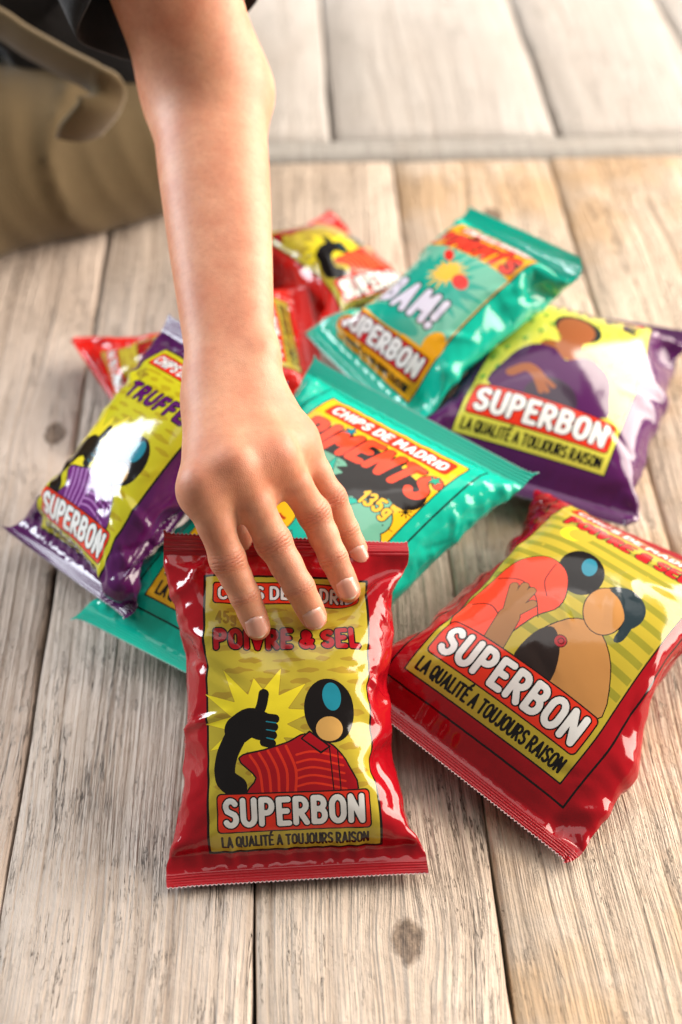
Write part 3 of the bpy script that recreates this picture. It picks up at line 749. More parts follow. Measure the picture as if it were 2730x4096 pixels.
def couple_design():
    it = large_base(OLIVE); G2 = hexc('#8f8a2c')
    for i in range(9):
        y = 92 + 12.5 * i
        it.append(rbox('picture', G2, 38, y, 152, y + 5.2, 0, -2.5))
    for x, y in ((52, 160), (60, 130), (66, 176), (120, 178), (98, 188), (142, 165), (140, 96), (128, 150)):
        it.append(poly('picture', OLIVE, burst(x, y, .7, 3., 4, 1, .3), h=.5))
    it += [ell('picture', YEL, 62, 183, 9, 9), ell('picture', OLIVE, 66.5, 185, 8.2, 8.2)]
    it += [ell('picture', hexc('#26343a'), 120, 142, 16, 17, -20), ell('picture', BLACK, 86, 151, 15, 20, 25)]
    coral = hexc('#f0472c'); brown = hexc('#9b6a3a'); tan2 = hexc('#b9834a')
    sh = spline([(40, 72), (40, 104), (46, 132), (60, 148), (76, 146), (86, 134), (90, 118), (82, 104), (76, 84), (74, 72)], 4)
    it += [poly('picture', BLACK, spline([(92, 72), (90, 96), (104, 118), (122, 118), (140, 100), (146, 72)], 4), .7), poly('picture', tan2, spline([(92, 72), (90, 96), (104, 118), (122, 118), (140, 100), (146, 72)], 4)),
           poly('picture', hexc('#2a1f1c'), spline([(88, 72), (88, 94), (96, 104), (108, 92), (112, 72)], 4)),
           poly('picture', BLACK, sh, .8), poly('picture', coral, sh)]
    it += [stroke('picture', BLACK, [spline(q, 6, False)], .38, .45) for q in ([(44, 118), (60, 122), (74, 116), (84, 104)], [(42, 92), (54, 96), (66, 90)], [(70, 146), (72, 130), (80, 120)])]
    it += [ell('picture', BLACK, 114, 134, 13.7, 18.2, 16), ell('picture', tan2, 114, 134, 13, 17.5, 16)]
    it += [poly('picture', hexc('#26343a'), spline([(108, 150), (122, 153), (132, 142), (134, 124), (129, 120), (127, 136), (118, 146)], 4))]
    it += [ell('picture', hexc('#2c7f96'), 88, 158, 5, 8.5, 20)]
    for i, (x, y) in enumerate(((58, 116), (64, 119), (70, 118), (76, 110))):
        it.append(stroke('picture', BLACK, [[(68, 92), (x, y)]], 3.2, .5))
    it.append(stroke('picture', BLACK, [[(72, 72), (69, 94)]], 7.4, .5))
    for i, (x, y) in enumerate(((58, 116), (64, 119), (70, 118), (76, 110))):
        it.append(stroke('picture', brown, [[(68, 92), (x, y)]], 2.7, .5))
    it.append(stroke('picture', brown, [[(72, 72), (69, 94)]], 6.9, .5))
    it += [ell('picture', BLACK, 104, 99, 4.2, 4.2, h=.4), ell('picture', hexc('#a81f26'), 104, 99, 3.7, 3.7, h=.4), ell('picture', BLACK, 104.3, 99.2, 2.1, 2.1, h=.4), ell('picture', hexc('#a81f26'), 104.3, 99.2, 1.6, 1.6, h=.4)]
    return large_tail(it, 'POIVRE & SEL', hexc('#b3151c'))
def dress_design():
    it = large_base(hexc('#d3cf4e'), line=False, fine=1.5); rr = random.Random(8); g = hexc('#4d9a3c')
    for i in range(10):
        for j in range(7):
            x, y = 43 + 17 * j + (8 if i % 2 else 0) + rr.uniform(-2, 2), 84 + 12.5 * i
            if x > 148: continue
            it += [poly('picture', g, burst(x, y, 1.6, 4.2, 5, i * 9 + j, .4), h=.9), stroke('picture', hexc('#8f7a2c'), [[(x, y - 2), (x + .5, y - 6)]], .5, .7)]
    P1 = hexc('#4c1c50'); br = hexc('#94552f')
    it += [ell('picture', hexc('#1d2b28'), 96, 164, 19, 20), ell('picture', br, 95, 160, 15, 20), stroke('picture', br, [[(95, 142), (95, 132)], [(82, 128), (110, 128)]], 9, .8)]
    sh = spline([(52, 74), (54, 106), (66, 126), (84, 128), (96, 118), (110, 128), (128, 122), (137, 98), (134, 74)], 4)
    it += [poly('picture', P1, sh, h=.9), poly('picture', hexc('#3a2c3c'), spline([(78, 74), (82, 92), (98, 96), (112, 88), (114, 74)], 4), h=.9)]
    it += [stroke('picture', br, [spline([(62, 92), (72, 100), (84, 92)], 4, False)], 4.5, .8), stroke('picture', br, [[(84, 92), (92, 82)], [(84, 94), (95, 88)], [(80, 92), (88, 80)]], 2.0, .8)]
    return large_tail(it, 'TRUFFE', hexc('#3d1242'), 1.6, fl_edge=False)
def piments_design():
    bg = hexc('#f0bd22'); it = large_base(bg)
    pale = hexc('#6fb39a'); dk = hexc('#1b1512'); aqua = hexc('#12b5a0')
    for a in range(12):
        x, y = 95 + 90 * math.cos(a * .52 + .1), 140 + 110 * math.sin(a * .52 + .1)
        x, y = min(max(x, 39), 151), min(max(y, 90), 205)
        it.append(stroke('picture', BLACK, [[(95 + (x - 95) * .62, 140 + (y - 140) * .62), (x, y)]], .3, .5))
    cl = []
    rr = random.Random(3)
    for a in range(16): 
        q = 2 * math.pi * a / 16; cl.append((94 + 44 * math.cos(q), 134 + 42 * math.sin(q)))
    it += [ell('picture', BLACK, x, y, 13.6, 13.6) for x, y in cl] + [ell('picture', pale, x, y, 12.8, 12.8) for x, y in cl] + [ell('picture', pale, 94, 134, 46, 44)]
    it += [poly('picture', BLACK, burst(94, 134, 21, 44, 11, 4, .1), .5), poly('picture', aqua, burst(94, 134, 21, 44, 11, 4, .1))]
    it += [stroke('picture', dk, [spline([(46, 184), (70, 192), (100, 190), (140, 180)], 6, False)], 13, .7), poly('picture', dk, burst(112, 176, 20, 29, 15, 9))]
    for x, y in ((70, 126), (84, 116), (78, 100)): it += [ell('picture', BLACK, x, y, 12.4, 14.4), ell('picture', bg, x, y, 11.6, 13.6)]
    for i in range(40): 
        it.append(ell('picture', hexc('#b02a1c') if i % 2 else BLACK, rr.uniform(62, 92), rr.uniform(92, 136), 1.3, 1.3, h=.5))
    it += text('flavour_lettering', 'PIMENTS', 44, 147, 181, 23, 3.1, hexc('#f04a28'), BLACK, 1.0, arcy=3, jit=.03, seed=4, shear=.12, h=.5)
    it += text('weight_lettering', '135g', 119, 141, 155, 10.5, 1.15, bg, BLACK, .7, h=.45)
    for x, y, c in ((72, 208, '#1f8296'), (146, 203, '#15a07e'), (140, 122, '#f0bd22')):
        it += [poly('picture', BLACK, burst(x, y, 2.2, 5.2, 5, 1, .3), .5, h=.4), poly('picture', hexc(c), burst(x, y, 2.2, 5.2, 5, 1, .3), h=.4)]
    it += [stroke('picture', BLACK, [[(148 + 4.4 * math.cos(q), 168 + 4.4 * math.sin(q)), (148 - 4.4 * math.cos(q), 168 - 4.4 * math.sin(q))] for q in (0, .8, 1.57, 2.35)], .42, .4)]
    for i in range(26): it.append(ell('picture', BLACK, rr.uniform(40, 150), rr.uniform(90, 208), .6, .6, h=.35))
    return large_tail(it, None, None)
def bam_design():
    bg = hexc('#eaa516'); it = [rbox('label', BLACK, 25, 16, 125, 188), rbox('label', bg, 26.2, 17.2, 123.8, 186.8)]
    te = hexc('#1aa08a'); pale = hexc('#69b79c')
    for q in range(7): it.append(ell('picture', hexc('#c03020') if q % 2 else BLACK, 34 + 13.4 * q, 156 + (q % 3) * 3, 7, 6, h=.9))
    it += text('flavour_lettering', 'PIMENTS', 32, 118, 146, 15, 2.4, hexc('#e23a22'), BLACK, 1.0, jit=.04, seed=4, h=.7)
    it += [rbox('picture', pale, 27, 56, 123, 142), poly('picture', te, burst(75, 100, 30, 50, 24, 5), h=.8)]
    it += [rbox('picture', pale, 27, 56, 123, 70), ell('picture', bg, 34, 62, 8, 9, h=.9), ell('picture', bg, 116, 62, 9, 12, h=.9), ell('picture', te, 70, 62, 30, 8, h=.9)]
    it += [poly('picture', hexc('#f2b41c'), burst(80, 118, 9, 20, 14, 7), h=.7), ell('picture', hexc('#d8281e'), 96, 116, 8.5, 6, -20, h=.8), ell('picture', hexc('#d8281e'), 64, 134, 9, 4, -35, h=.8)]
    it += text('picture_lettering', 'BAM!', 45, 102, 74, 22, 3.0, hexc('#d9d4e2'), BLACK, 1.3, arcy=0, slope=-2, jit=.03, seed=2, gap=.34, h=.7)
    it += banner('title_banner', 34, 168, 116, 183, ink=hexc('#d3281f'))
    it += text('title_lettering', 'CHIPS DE MADRID', 38, 112, 172, 7.4, 1.0, WHITE, h=.6)
    it += banner('brand_banner', 29, 31, 121, 53, ink=hexc('#c9202a'))
    it += text('brand_lettering', 'SUPERBON', 34, 116, 35.5, 13.6, 1.9, WHITE, BLACK, .9, jit=.01, h=.7)
    it += text('tagline_lettering', 'LA QUALIT\u00c9 A TOUJOURS RAISON', 33, 117, 20.6, 6.2, .8, BLACK, gap=.2, h=.6)
    return it
LG, SM = (188, 266), (150, 213)
COARSE = ((200, .0006, 7, .03), (90, .0003, 7, .12))
PURPLE = hexc('#521b55'); TEALF = hexc('#10b79d'); REDF = hexc('#a00d19'); REDB = hexc('#c81b15')
make_bag('purple_l', 'large purple chip bag at right of the pile, print showing a purple dress shape', *LG, LAYOUT['purple_l'], shift_items(dress_design(), 5), PURPLE, .062, 11, pitch=3., sched=COARSE)
make_bag('back', 'small red chip bag at the back, its yellow label behind the teal bag', *SM, LAYOUT['back'], shift_items(small_design('POIVRE & SEL', OLIVE, RED, ORANGE, hexc('#ff7a4a'), 6, 1.6), 4), REDB, .050, 12, pitch=3., sched=COARSE)
make_bag('red_left', 'small bright red chip bag lying crosswise beneath the purple bag and the wrist', *SM, LAYOUT['red_left'], shift_items(small_design('POIVRE & SEL', OLIVE, RED, ORANGE, hexc('#ff7a4a'), 7, 1.6), 4), REDB, .042, 13, pitch=3., sched=COARSE)
make_bag('teal_s', 'small teal chip bag printed BAM! with its top pointing to the back', 150, 216, LAYOUT['teal_s'], shift_items(bam_design(), 3), TEALF, .050, 14, pitch=2.5, sched=COARSE)
make_bag('red_l', 'large red chip bag at the right edge, printed POIVRE & SEL', *LG, LAYOUT['red_l'], shift_items(couple_design(), 5), REDF, .062, 17, pitch=2., facets=.25, dents=((1, .30, .018, .024, 0), (1, .10, .012, .020, .006), (1, .52, .016, .024, .004), (1, .75, .02, .022, 0), (0, .3, .016, .02, 0), (0, .6, .016, .022, .004), (0, .85, .014, .02, .0)))
make_bag('teal_l', 'large teal chip bag printed PIMENTS 135g under the hand', *LG, LAYOUT['teal_l'], shift_items(piments_design(), 5), TEALF, .058, 15, pitch=2.2, facets=.25, dents=((1, .45, .016, .024, 0), (1, .8, .016, .022, .004), (1, .22, .016, .022, 0), (0, .2, .014, .02, .004), (0, .8, .016, .022, 0)))
make_bag('purple_s', 'small purple chip bag printed TRUFFE leaning at the left', *SM, LAYOUT['purple_s'], shift_items(small_design('TRUFFE', hexc('#c3bb24'), hexc('#5a1560'), hexc('#6a2470'), hexc('#b77fc0'), 5, 1.2, (44, 112)), 4), PURPLE, .048, 16)
make_bag('front', 'small red chip bag in front, 45g, with fingertips resting on it', 150, 217, LAYOUT['front'], shift_items(small_design('POIVRE & SEL', OLIVE, RED, RED, ORANGE, 5, .9), 4), REDF, .042, 18, pitch=1.8, pin=.5, stiff=(.02, .09), bumps=[(J[q], RAD[k][q]) for k, J in FINGERS.items() for q in (2, 3)], dents=((0, .62, .02, .019, 0), (0, .34, .014, .019, .004), (1, .36, .022, .022, 0), (1, .80, .014, .016, .004)))
# ------------------------------------------------------------------ the person reaching in: arm and hand as one continuous surface
def round_cone(X, a, b, r1, r2):
    """distance to a tapered limb segment"""
    a, b = np.asarray(a, float), np.asarray(b, float)
    ba = b - a; l2 = ba @ ba; pa = X - a
    t = np.clip((pa @ ba) / l2, 0, 1)
    return np.linalg.norm(pa - t[..., None] * ba, axis=-1) - (r1 + (r2 - r1) * t)
def smin(a, b, k):
    h = np.clip(.5 + .5 * (b - a) / k, 0, 1)
    return b + (a - b) * h - k * h * (1 - h)
class Field:
    def __init__(s, lo, hi, d):
        s.lo = np.array(lo, float); s.d = d; s.n = np.ceil((np.array(hi) - s.lo) / d).astype(int) + 1
        s.D = np.full(s.n, .03, np.float32)
    def add(s, fn, lo, hi, k, D=None):
        D = s.D if D is None else D
        i0 = np.clip(((np.array(lo) - s.lo) / s.d).astype(int) - 1, 0, s.n - 1); i1 = np.clip(((np.array(hi) - s.lo) / s.d).astype(int) + 2, 1, s.n)
        if (i1 <= i0).any(): return
        g = np.stack(np.meshgrid(*[s.lo[q] + s.d * np.arange(i0[q], i1[q]) for q in range(3)], indexing='ij'), -1)
        sl = tuple(slice(a, b) for a, b in zip(i0, i1)); v = fn(g)
        D[sl] = smin(D[sl], v, k) if k > 0 else np.minimum(D[sl], v)
    def cone(s, a, b, r1, r2, k, D=None):
        m = max(r1, r2) + .022
        s.add(lambda X: round_cone(X, a, b, r1, r2), np.minimum(a, b) - m, np.maximum(a, b) + m, k, D)
    def mesh(s):
        """surface nets"""
        D = s.D; ins = D < 0
        c = np.zeros(tuple(s.n - 1), np.int8)
        for a in (0, 1):
            for b in (0, 1):
                for e in (0, 1): c += ins[a:s.n[0] - 1 + a, b:s.n[1] - 1 + b, e:s.n[2] - 1 + e]
        cell = np.argwhere((c > 0) & (c < 8)); idx = np.full(c.shape, -1, np.int32); idx[tuple(cell.T)] = np.arange(len(cell))
        acc = np.zeros((len(cell), 3)); cnt = np.zeros(len(cell))
        co = [(a, b, e) for a in (0, 1) for b in (0, 1) for e in (0, 1)]
        val = {q: D[cell[:, 0] + q[0], cell[:, 1] + q[1], cell[:, 2] + q[2]] for q in co}
        for p in co:
            for ax in range(3):
                if p[ax]: continue
                q = list(p); q[ax] = 1; q = tuple(q); va, vb = val[p], val[q]; m = (va < 0) != (vb < 0)
                t = va[m] / (va[m] - vb[m]); pt = np.tile(np.array(p, float), (m.sum(), 1)); pt[:, ax] += t
                acc[m] += pt; cnt[m] += 1
        V = s.lo + s.d * (cell + acc / cnt[:, None])
        F = []
        for ax in range(3):
            u, w = (ax + 1) % 3, (ax + 2) % 3
            A = [slice(None)] * 3; B = [slice(None)] * 3; A[ax] = slice(0, -1); B[ax] = slice(1, None)
            ch = ins[tuple(A)] != ins[tuple(B)]
            e = np.argwhere(ch); e = e[(e[:, u] > 0) & (e[:, w] > 0) & (e[:, u] < s.n[u] - 1) & (e[:, w] < s.n[w] - 1)]
            fl = ins[tuple(A)][tuple(e.T)]
            def at(du, dw): q = e.copy(); q[:, u] -= du; q[:, w] -= dw; return idx[tuple(q.T)]
            f = np.stack([at(1, 1), at(0, 1), at(0, 0), at(1, 0)], 1); f[~fl] = f[~fl][:, ::-1]
            F.append(f)
        F = np.concatenate(F); F = F[(F >= 0).all(1)]
        return V, F
def relax(V, F, n, lam=.5):
    e = np.concatenate([F[:, [0, 1]], F[:, [1, 2]], F[:, [2, 3]], F[:, [3, 0]]]); e = np.concatenate([e, e[:, ::-1]])
    deg = np.bincount(e[:, 0], minlength=len(V))[:, None]
    for i in range(n):
        for l in (lam, -lam * 1.04):
            s = np.zeros_like(V); np.add.at(s, e[:, 0], V[e[:, 1]]) if False else None
            s = np.stack([np.bincount(e[:, 0], V[e[:, 1], q], len(V)) for q in range(3)], 1) / np.maximum(deg, 1)
            V = V + l * (s - V)
    return V

WRIST = np.array((-.0665, .7060, .1935)); ELBOW = np.array((-.0935, .9380, .2680)); UPPER = np.array((-.1300, .968, .385)); SHOULDER = np.array((-.190, 1.02, .56))
TOCAM = np.array((0, -.66, .75))     # the back of the hand faces up and forward

def make_body():
    f = Field((-.26, .565, .06), (.04, 1.10, .56), .00165)
    fin = f.D.copy()
    for k, J in FINGERS.items():
        J = [np.array(j) for j in J]; r = RAD[k]; D = np.full(f.n, .03, np.float32) if False else None
        # each finger is blended on its own, then the fingers are joined without webbing
        tmp = Field.__new__(Field); lo = np.min(J, 0) - .03; hi = np.max(J, 0) + .03
        i0 = np.clip(((lo - f.lo) / f.d).astype(int), 0, f.n - 1); i1 = np.clip(((hi - f.lo) / f.d).astype(int) + 2, 1, f.n)
        tmp.lo = f.lo + i0 * f.d; tmp.d = f.d; tmp.n = i1 - i0; tmp.D = np.full(tmp.n, .03, np.float32)
        mid = [(J[i] + J[i + 1]) / 2 for i in range(3)]
        tmp.cone(J[0], mid[0], r[0], (r[0] + r[1]) * .475, .004); tmp.cone(mid[0], J[1], (r[0] + r[1]) * .475, r[1] * 1.02, .004)
        tmp.cone(J[1], mid[1], r[1] * 1.02, (r[1] + r[2]) * .49, .003); tmp.cone(mid[1], J[2], (r[1] + r[2]) * .49, r[2] * 1.01, .003)
        tmp.cone(J[2], J[3], r[2], r[3], .003)
        ax = J[3] - J[2]; ax = ax / np.linalg.norm(ax)
        pad = J[2] * .35 + J[3] * .65 - (TOCAM - ax * (TOCAM @ ax)) * .0016
        tmp.cone(pad - ax * .003, pad + ax * .002, r[3] * .98, r[3] * .92, .003)
        tmp.cone(J[1] + TOCAM * .0006, J[1] + TOCAM * .0006 + ax * .001, r[1] * .93, r[1] * .93, .004)
        sl = tuple(slice(a, b) for a, b in zip(i0, i1))
        fin[sl] = smin(fin[sl], tmp.D, .0012)
    # palm: four metacarpals, the flesh under them, and the thumb tucked below
    side = {'index': -.0150, 'middle': -.005, 'ring': .005, 'pinky': .0145}
    low = np.array((0, .25, -.97))
    for k, J in FINGERS.items():
        m = np.array(J[0]); w = WRIST + np.array((side[k], .004, -.0075))
        f.cone(w, m - (0, 0, .0015), .0112, .0116 if k != 'pinky' else .0100, .014)
        f.cone(w + low * .005, m + low * .010 + (0, .006, 0), .0125, .0105, .012)
        f.cone(m, m + (np.array(J[1]) - m) * .18, .0105 if k != 'pinky' else .0090, RAD[k][0] * .9, .006)
        f.cone(m + TOCAM * .0002, m + TOCAM * .0002 + (0, .008, 0), .0086 if k != 'pinky' else .0076, .008, .012)   # knuckle
        f.cone(m + TOCAM * .0058 + (0, .010, 0), w + (0, -.004, .0085), .0030, .0026, .012)                             # tendon
    a, b = FINGERS['index'][0], FINGERS['pinky'][0]
    f.cone(np.array(a) + low * .004 + (.006, .012, 0), np.array(b) + low * .006 + (-.006, .010, 0), .0105, .0095, .012)
    for k1, k2 in (('index', 'middle'), ('middle', 'ring'), ('ring', 'pinky')):       # webs between the fingers
        A, B = np.array(FINGERS[k1]), np.array(FINGERS[k2])
        p0 = (A[0] + B[0]) / 2 + low * .004; q = .44 if k2 != 'pinky' else .34
        p1 = (A[0] * (1 - q) + A[1] * q + B[0] * (1 - q) + B[1] * q) / 2 + low * .005
        f.cone(p0, p1, .0105, .0062, .008)
    ks = list(FINGERS)
    for k1, k2 in zip(ks[:-1], ks[1:]):                                               # the back of the hand is full between the knuckles
        A, B = np.array(FINGERS[k1][0]), np.array(FINGERS[k2][0])
        wa, wb = WRIST + np.array((side[k1], .004, -.0075)), WRIST + np.array((side[k2], .004, -.0075))
        f.cone((A + B) / 2 + (0, .004, -.0005), (wa + wb) / 2, .0112 if k2 != 'pinky' else .0104, .0110, .010)
    T = [WRIST + (-.011, -.014, -.012), np.array((-.0745, .662, .142)), np.array((-.066, .645, .118)), np.array((-.058, .645, .100))]
    f.cone(T[0], T[1], .0145, .0120, .014); f.cone(T[1], T[2], .0118, .0098, .008); f.cone(T[2], T[3], .0098, .0080, .004)
    f.cone(T[1] + (0, 0, .006), np.array(a) + low * .008, .012, .010, .014)
    f.D[...] = smin(f.D, fin, .0045)
    # forearm: two bones' worth of flesh, thickest below the elbow, then the upper arm
    def blend(p, q, t): return np.asarray(p) * (1 - t) + np.asarray(q) * t
    ax = np.array((1, .05, 0.))
    sect = [(-.30, .0115, .0075), (-.12, .0112, .0130), (0, .0112, .0158), (.10, .0112, .0168), (.25, .0118, .0188), (.4, .0116, .0215), (.55, .0114, .0240), (.7, .0112, .0262), (.85, .0108, .0278), (1., .0100, .0285)]
    for sg in (-1, 1):
        arm = np.full(f.n, .03, np.float32); up = np.array((0, 0, -.004)); lift = lambda t: np.array((0, 0, -.003 - .010 * max(0, -t)))
        for (t0, s0, r0), (t1, s1, r1) in zip(sect[:-1], sect[1:]):
            f.cone(blend(WRIST, ELBOW, t0) + ax * s0 * sg + lift(t0), blend(WRIST, ELBOW, t1) + ax * s1 * sg + lift(t1), r0, r1, 0, arm)
        if sg < 0: other = arm
    f.D[...] = smin(f.D, smin(arm, other, .018), .010)
    f.cone(WRIST + (.017, .012, .004), WRIST + (.0165, .020, .004), .0115, .011, .008)       # wrist bone
    for sg in (-1, 1):
        f.cone(ELBOW + ax * .0105 * sg, UPPER + ax * .009 * sg, .0290, .0345, .030); f.cone(UPPER + ax * .009 * sg, SHOULDER + ax * .010 * sg, .0345, .045, .012)
    f.cone(ELBOW + (.021, .012, -.012), ELBOW + (.021, .02, -.012), .021, .021, .014)       # elbow
    V, F = f.mesh(); V = relax(V, F, 12)
    return V, F

def skin_material():
    k = NT('skin'); b = k.b
    tc = k.n('ShaderNodeTexCoord').outputs['Object']
    flush = k.n('ShaderNodeAttribute', attribute_type='GEOMETRY', attribute_name='flush').outputs['Fac']
    crease = k.n('ShaderNodeAttribute', attribute_type='GEOMETRY', attribute_name='crease').outputs['Vector']
    cs = k.n('ShaderNodeSeparateXYZ', ins={0: crease})
    col = k.mix(k.ramp(k.noise(tc, 30, 4, .6), [(.35, 0.), (.7, 1.)]), hexc('#d89c7c'), hexc('#c67f60'))
    col = k.mix(k.math('MULTIPLY', flush, .75), col, hexc('#bf6248'))
    mott = k.noise(tc, 260, 3, .6)
    col = k.mix(k.math('MULTIPLY', k.ramp(mott, [(.45, 0.), (.75, 1.)]), .22), col, hexc('#a5664a'))
    # a few moles on the forearm and a little scab on the index finger
    for p, r, c in (((-.112, .905, .32), .0022, '#5a3024'), ((-.080, .985, .33), .0014, '#6a3a2c')):
        d = k.n('ShaderNodeVectorMath', operation='DISTANCE', ins={0: tc, 1: p}).outputs['Value']
        col = k.mix(k.ramp(k.math('DIVIDE', d, r), [(.7, .85), (1., 0.)]), col, hexc(c))
    cl = k.math('MULTIPLY', k.math('SUBTRACT', 1., k.math('POWER', k.math('ABSOLUTE', k.math('SINE', k.math('MULTIPLY', k.math('ADD', cs.outputs[0], k.math('MULTIPLY', k.math('SUBTRACT', k.noise(tc, 210, 3), .5), 3.6)), 1.35))), .35)), cs.outputs[1])
    col = k.mix(k.math('MULTIPLY', cl, .38), col, hexc('#9c5540'))  # creases also darkened in the colour, as shade in the folds
    k.link(col, b.inputs['Base Color'])
    b.inputs['Subsurface Weight'].default_value = .45
    b.inputs['Subsurface Radius'].default_value = (1., .36, .18); b.inputs['Subsurface Scale'].default_value = .0045
    b.inputs['Roughness'].default_value = .46; b.inputs['Specular IOR Level'].default_value = .42
    # wrinkles across the finger joints: distance along the finger drives wavy lines
    wob = k.math('MULTIPLY', k.math('SUBTRACT', k.noise(tc, 210, 3), .5), 3.6)
    line = k.math('SINE', k.math('MULTIPLY', k.math('ADD', cs.outputs[0], wob), 1.35))
    line = k.math('POWER', k.math('ABSOLUTE', line), .45)
    h = k.math('MULTIPLY', k.math('MULTIPLY', line, cs.outputs[1]), 1.8)
    vor = k.n('ShaderNodeTexVoronoi', feature='DISTANCE_TO_EDGE', ins={'Scale': 900.}); k.link(tc, vor.inputs['Vector'])
    cells = k.ramp(vor.outputs['Distance'], [(.0, 0.), (.25, 1.)])
    h = k.math('ADD', h, k.math('MULTIPLY', cells, .16))
    h = k.math('ADD', h, k.math('MULTIPLY', k.noise(tc, 180, 3), .5))
    k.link(k.bump(h, .42, .0010), b.inputs['Normal'])
    return k.m

person = empty('person', (-.35, 1.32, 0))
tag(person, 'person in black t-shirt and khaki trousers kneeling and reaching down with bare arm', 'person')
PORG = np.array(person.location)
V, F = make_body()
body = mesh_obj('body', V - PORG, F, None, person)
# where the skin creases and reddens
fl = np.zeros(len(V)); cr = np.zeros((len(V), 3))
for k_, J in FINGERS.items():
    J = np.array(J); r = RAD[k_]
    for a, amp, sp in ((1, 1., .0050), (2, .7, .0030)):
        ax = J[a + 1] - J[a - 1]; ax /= np.linalg.norm(ax); d = V - J[a]; s = d @ ax
        rad = np.linalg.norm(d - s[:, None] * ax, axis=1); dors = (d - s[:, None] * ax) @ TOCAM / (rad + 1e-9)
        w = amp * np.exp(-(s / sp) ** 2) * (rad < r[a] * 1.6) * np.clip(dors * 1.6 - .1, 0, 1)
        m = w > cr[:, 1]; cr[m, 0] = s[m] * 1000; cr[m, 1] = w[m]
        fl = np.maximum(fl, .55 * w)
    d = np.linalg.norm(V - J[3], axis=1); fl = np.maximum(fl, .75 * np.exp(-(d / .009) ** 2))
    d = np.linalg.norm(V - (J[0] + TOCAM * .01), axis=1); fl = np.maximum(fl, .40 * np.exp(-(d / .012) ** 2))
at_ = body.data.attributes.new('flush', 'FLOAT', 'POINT'); at_.data.foreach_set('value', fl.astype(np.float32))
at_ = body.data.attributes.new('crease', 'FLOAT_VECTOR', 'POINT'); at_.data.foreach_set('vector', cr.astype(np.float32).ravel())
# the attributes live in world millimetres; the material works in object space
body.data.materials.append(skin_material())

def nail_material():
    k = NT('nail'); b = k.b
    tc = k.n('ShaderNodeTexCoord').outputs['UV']
    free = k.n('ShaderNodeAttribute', attribute_type='GEOMETRY', attribute_name='free').outputs['Fac']
    col = k.mix(k.ramp(free, [(.90, 0.), (.95, 1.)]), hexc('#d99c88'), hexc('#ecd9c8'))
    col = k.mix(k.ramp(free, [(.02, .5), (.25, 0.)]), col, hexc('#f0d0c4'))
    k.link(col, b.inputs['Base Color'])
    b.inputs['Roughness'].default_value = .28; b.inputs['Subsurface Weight'].default_value = .25; b.inputs['Subsurface Scale'].default_value = .002
    b.inputs['Coat Weight'].default_value = .2
    return k.m
nail_mat = nail_material()
def nail(J, r):
    J = np.array(J); ax = J[3] - J[2]; ax /= np.linalg.norm(ax)
    up = TOCAM - ax * (TOCAM @ ax); up /= np.linalg.norm(up); sd = np.cross(ax, up)
    L, Wn = r[3] * 1.62, r[3] * .80
    nu, nv = 12, 14; vs, fs, fr = [], [], []
    for j in range(nv + 1):
        t = j / nv
        wl = Wn * (1 - .55 * max(0, (.16 - t) / .16) ** 2 - .50 * max(0, (t - .86) / .14) ** 2)
        for i in range(nu + 1):
            q = -1 + 2 * i / nu; an = q * .98
            s = -.78 * L + L * t + .0010 * (t > .5) * (t - .5) * 2 * (1 - q * q)
            R_ = r[3] + (r[2] - r[3]) * min(1, max(0, -s / np.linalg.norm(J[3] - J[2]))) + .0008
            h = R_ * (1 - (1 - math.cos(an)) * .86) + .0001 - .0006 * (1 - t) ** 2 - max(0, s) ** 2 / (2 * R_) * .75 - .0008 * abs(q) ** 6
            vs.append(J[3] + ax * s + sd * (wl * math.sin(an) / math.sin(.98)) + up * h); fr.append(t)
    for j in range(nv):
        for i in range(nu):
            a = j * (nu + 1) + i; fs.append((a, a + 1, a + nu + 2, a + nu + 1))
    o = mesh_obj('nail', np.array(vs) - PORG, fs, nail_mat, person)
    a = o.data.attributes.new('free', 'FLOAT', 'POINT'); a.data.foreach_set('value', np.array(fr, np.float32))
    md = o.modifiers.new('thickness', 'SOLIDIFY'); md.thickness = .0005; md.offset = 0
for k_ in FINGERS: nail(FINGERS[k_], RAD[k_])

# ------------------------------------------------------------------ clothes
def cloth_material(name, c0, c1, rough, weave):
    k = NT(name); b = k.b
    tc = k.n('ShaderNodeTexCoord').outputs['Object']
    col = k.mix(k.noise(tc, 14, 4), c0, c1)
    k.link(col, b.inputs['Base Color']); b.inputs['Roughness'].default_value = rough
    b.inputs['Sheen Weight'].default_value = .15; b.inputs['Specular IOR Level'].default_value = .2
    wv = k.math('ADD', k.math('SINE', k.math('MULTIPLY', k.n('ShaderNodeSeparateXYZ', ins={0: tc}).outputs[0], weave)), k.math('SINE', k.math('MULTIPLY', k.n('ShaderNodeSeparateXYZ', ins={0: tc}).outputs[1], weave)))
    k.link(k.bump(k.math('ADD', k.math('MULTIPLY', wv, .2), k.noise(tc, 400, 3)), .35, .0012), b.inputs['Normal'])
    return k.m
khaki = cloth_material('khaki_cotton', hexc('#6c5b3f'), hexc('#544630'), .9, 3000)
black = cloth_material('black_jersey', (.012, .012, .014), (.008, .008, .010), .95, 4000)

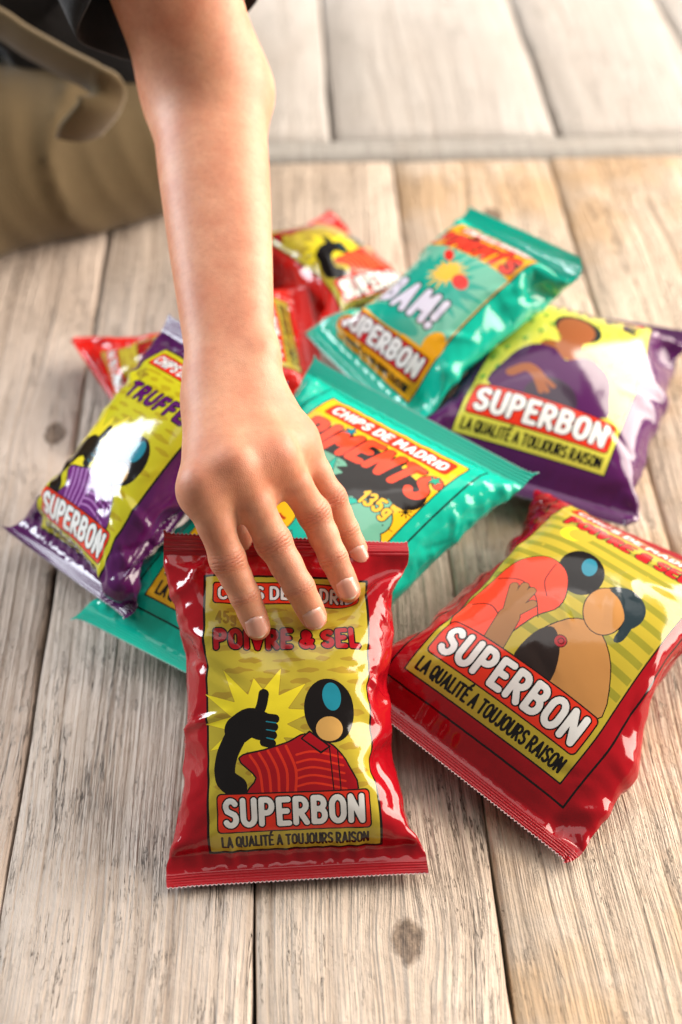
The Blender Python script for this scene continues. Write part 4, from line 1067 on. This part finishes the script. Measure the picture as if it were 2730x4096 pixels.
def folds(X, dirs):
    d = 0
    for (n, fq, ph, amp) in dirs:
        n = np.array(n, float); n /= np.linalg.norm(n)
        s = X @ n * fq + ph + 1.3 * np.sin(X[..., 0] * 19 + ph) + 1.1 * np.sin(X[..., 1] * 23 + 2 * ph)
        d = d + amp * (1 - np.abs(np.sin(s))) ** 3
    return d
def cloth(name, lo, hi, d, cones, fold, mat, parent, k=.04, cut=None, n=4):
    f = Field(lo, hi, d); f.D[...] = .08
    g = np.stack(np.meshgrid(*[f.lo[q] + d * np.arange(f.n[q]) for q in range(3)], indexing='ij'), -1)
    for a, b, r1, r2 in cones: f.D[...] = smin(f.D, round_cone(g, a, b, r1, r2), k)
    f.D += -folds(g, fold).astype(np.float32)
    if cut is not None: f.D[...] = np.maximum(f.D, cut(g))
    V, F = f.mesh(); V = relax(V, F, n)
    return mesh_obj(name, V - PORG, F, mat, parent)
trousers = cloth('trousers', (-.75, .98, -.01), (-.08, 1.5, .34), .006,
    [((-.66, 1.03, .045), (-.20, 1.275, .04), .075, .055), ((-.62, 1.13, .10), (-.21, 1.29, .055), .105, .070), ((-.45, 1.22, .05), (-.40, 1.34, .06), .09, .09)],
    [((1, .3, .2), 40, .4, .007), ((.9, -.1, .3), 150, 1.1, .0022)], khaki, person, .05, lambda g: .003 - g[..., 2], 2)
shirt = cloth('t_shirt', (-.75, 1.14, .0), (.06, 1.8, .80), .010,
    [((-.40, 1.55, .20), (-.38, 1.50, .62), .17, .17), ((-.25, 1.50, .16), (-.45, 1.52, .22), .13, .15), ((-.215, 1.345, .14), (-.36, 1.315, .34), .085, .12)],
    [((1, 0, .4), 30, .4, .012), ((.2, .5, 1), 26, 1.3, .010)], black, person, .06, lambda g: .02 - g[..., 2])
# sleeve hanging round the upper arm
ax = SHOULDER - ELBOW; ax /= np.linalg.norm(ax); e1 = np.cross(ax, (0, 1, 0)); e1 /= np.linalg.norm(e1); e2 = np.cross(ax, e1)
vs, fs = [], []
nr, na = 16, 60
for j in range(nr + 1):
    t = j / nr
    for i in range(na):
        q = 2 * math.pi * i / na; dv = e1 * math.cos(q) + e2 * math.sin(q)
        r = .056 + .018 * t + .0035 * math.sin(3 * q + 1) + .002 * math.sin(7 * q + 3 * t)
        c = ELBOW + ax * (.062 + .25 * t)
        vs.append(c + dv * r * (1 + .18 * abs(math.cos(q))) + ax * .050 * (dv @ TOCAM) * (1 - t))
for j in range(nr):
    for i in range(na): fs.append((j * na + i, j * na + (i + 1) % na, (j + 1) * na + (i + 1) % na, (j + 1) * na + i))
sl = mesh_obj('sleeve', np.array(vs) - PORG, fs, black, shirt)
md = sl.modifiers.new('thickness', 'SOLIDIFY'); md.thickness = .0022
# turned-up cuff of the trouser leg
path = [(-.42, 1.205, .262), (-.3026, 1.1769, .2215), (-.2659, 1.1624, .205), (-.2328, 1.1503, .1912), (-.21, 1.1423, .1821), (-.202, 1.1353, .1741), (-.2034, 1.130, .1636), (-.2126, 1.130, .152), (-.2225, 1.135, .1401), (-.2273, 1.145, .1291)]
pp = np.array(spline(path, 6, False)); vs, fs = [], []
for i, p in enumerate(pp):
    t = pp[min(i + 1, len(pp) - 1)] - pp[max(i - 1, 0)]; t /= np.linalg.norm(t)
    w = np.cross(t, (.2, -.75, -.5)); w /= np.linalg.norm(w); nn = np.cross(w, t)
    for q in range(11):
        a = -1 + .2 * q
        vs.append(p + w * .021 * a + nn * (.005 * (1 - a * a)))
for i in range(len(pp) - 1):
    for q in range(10): a = i * 11 + q; fs.append((a, a + 1, a + 12, a + 11))
cf = mesh_obj('turned_up_cuff', np.array(vs) - PORG, fs, khaki, trousers)
md = cf.modifiers.new('thickness', 'SOLIDIFY'); md.thickness = .006
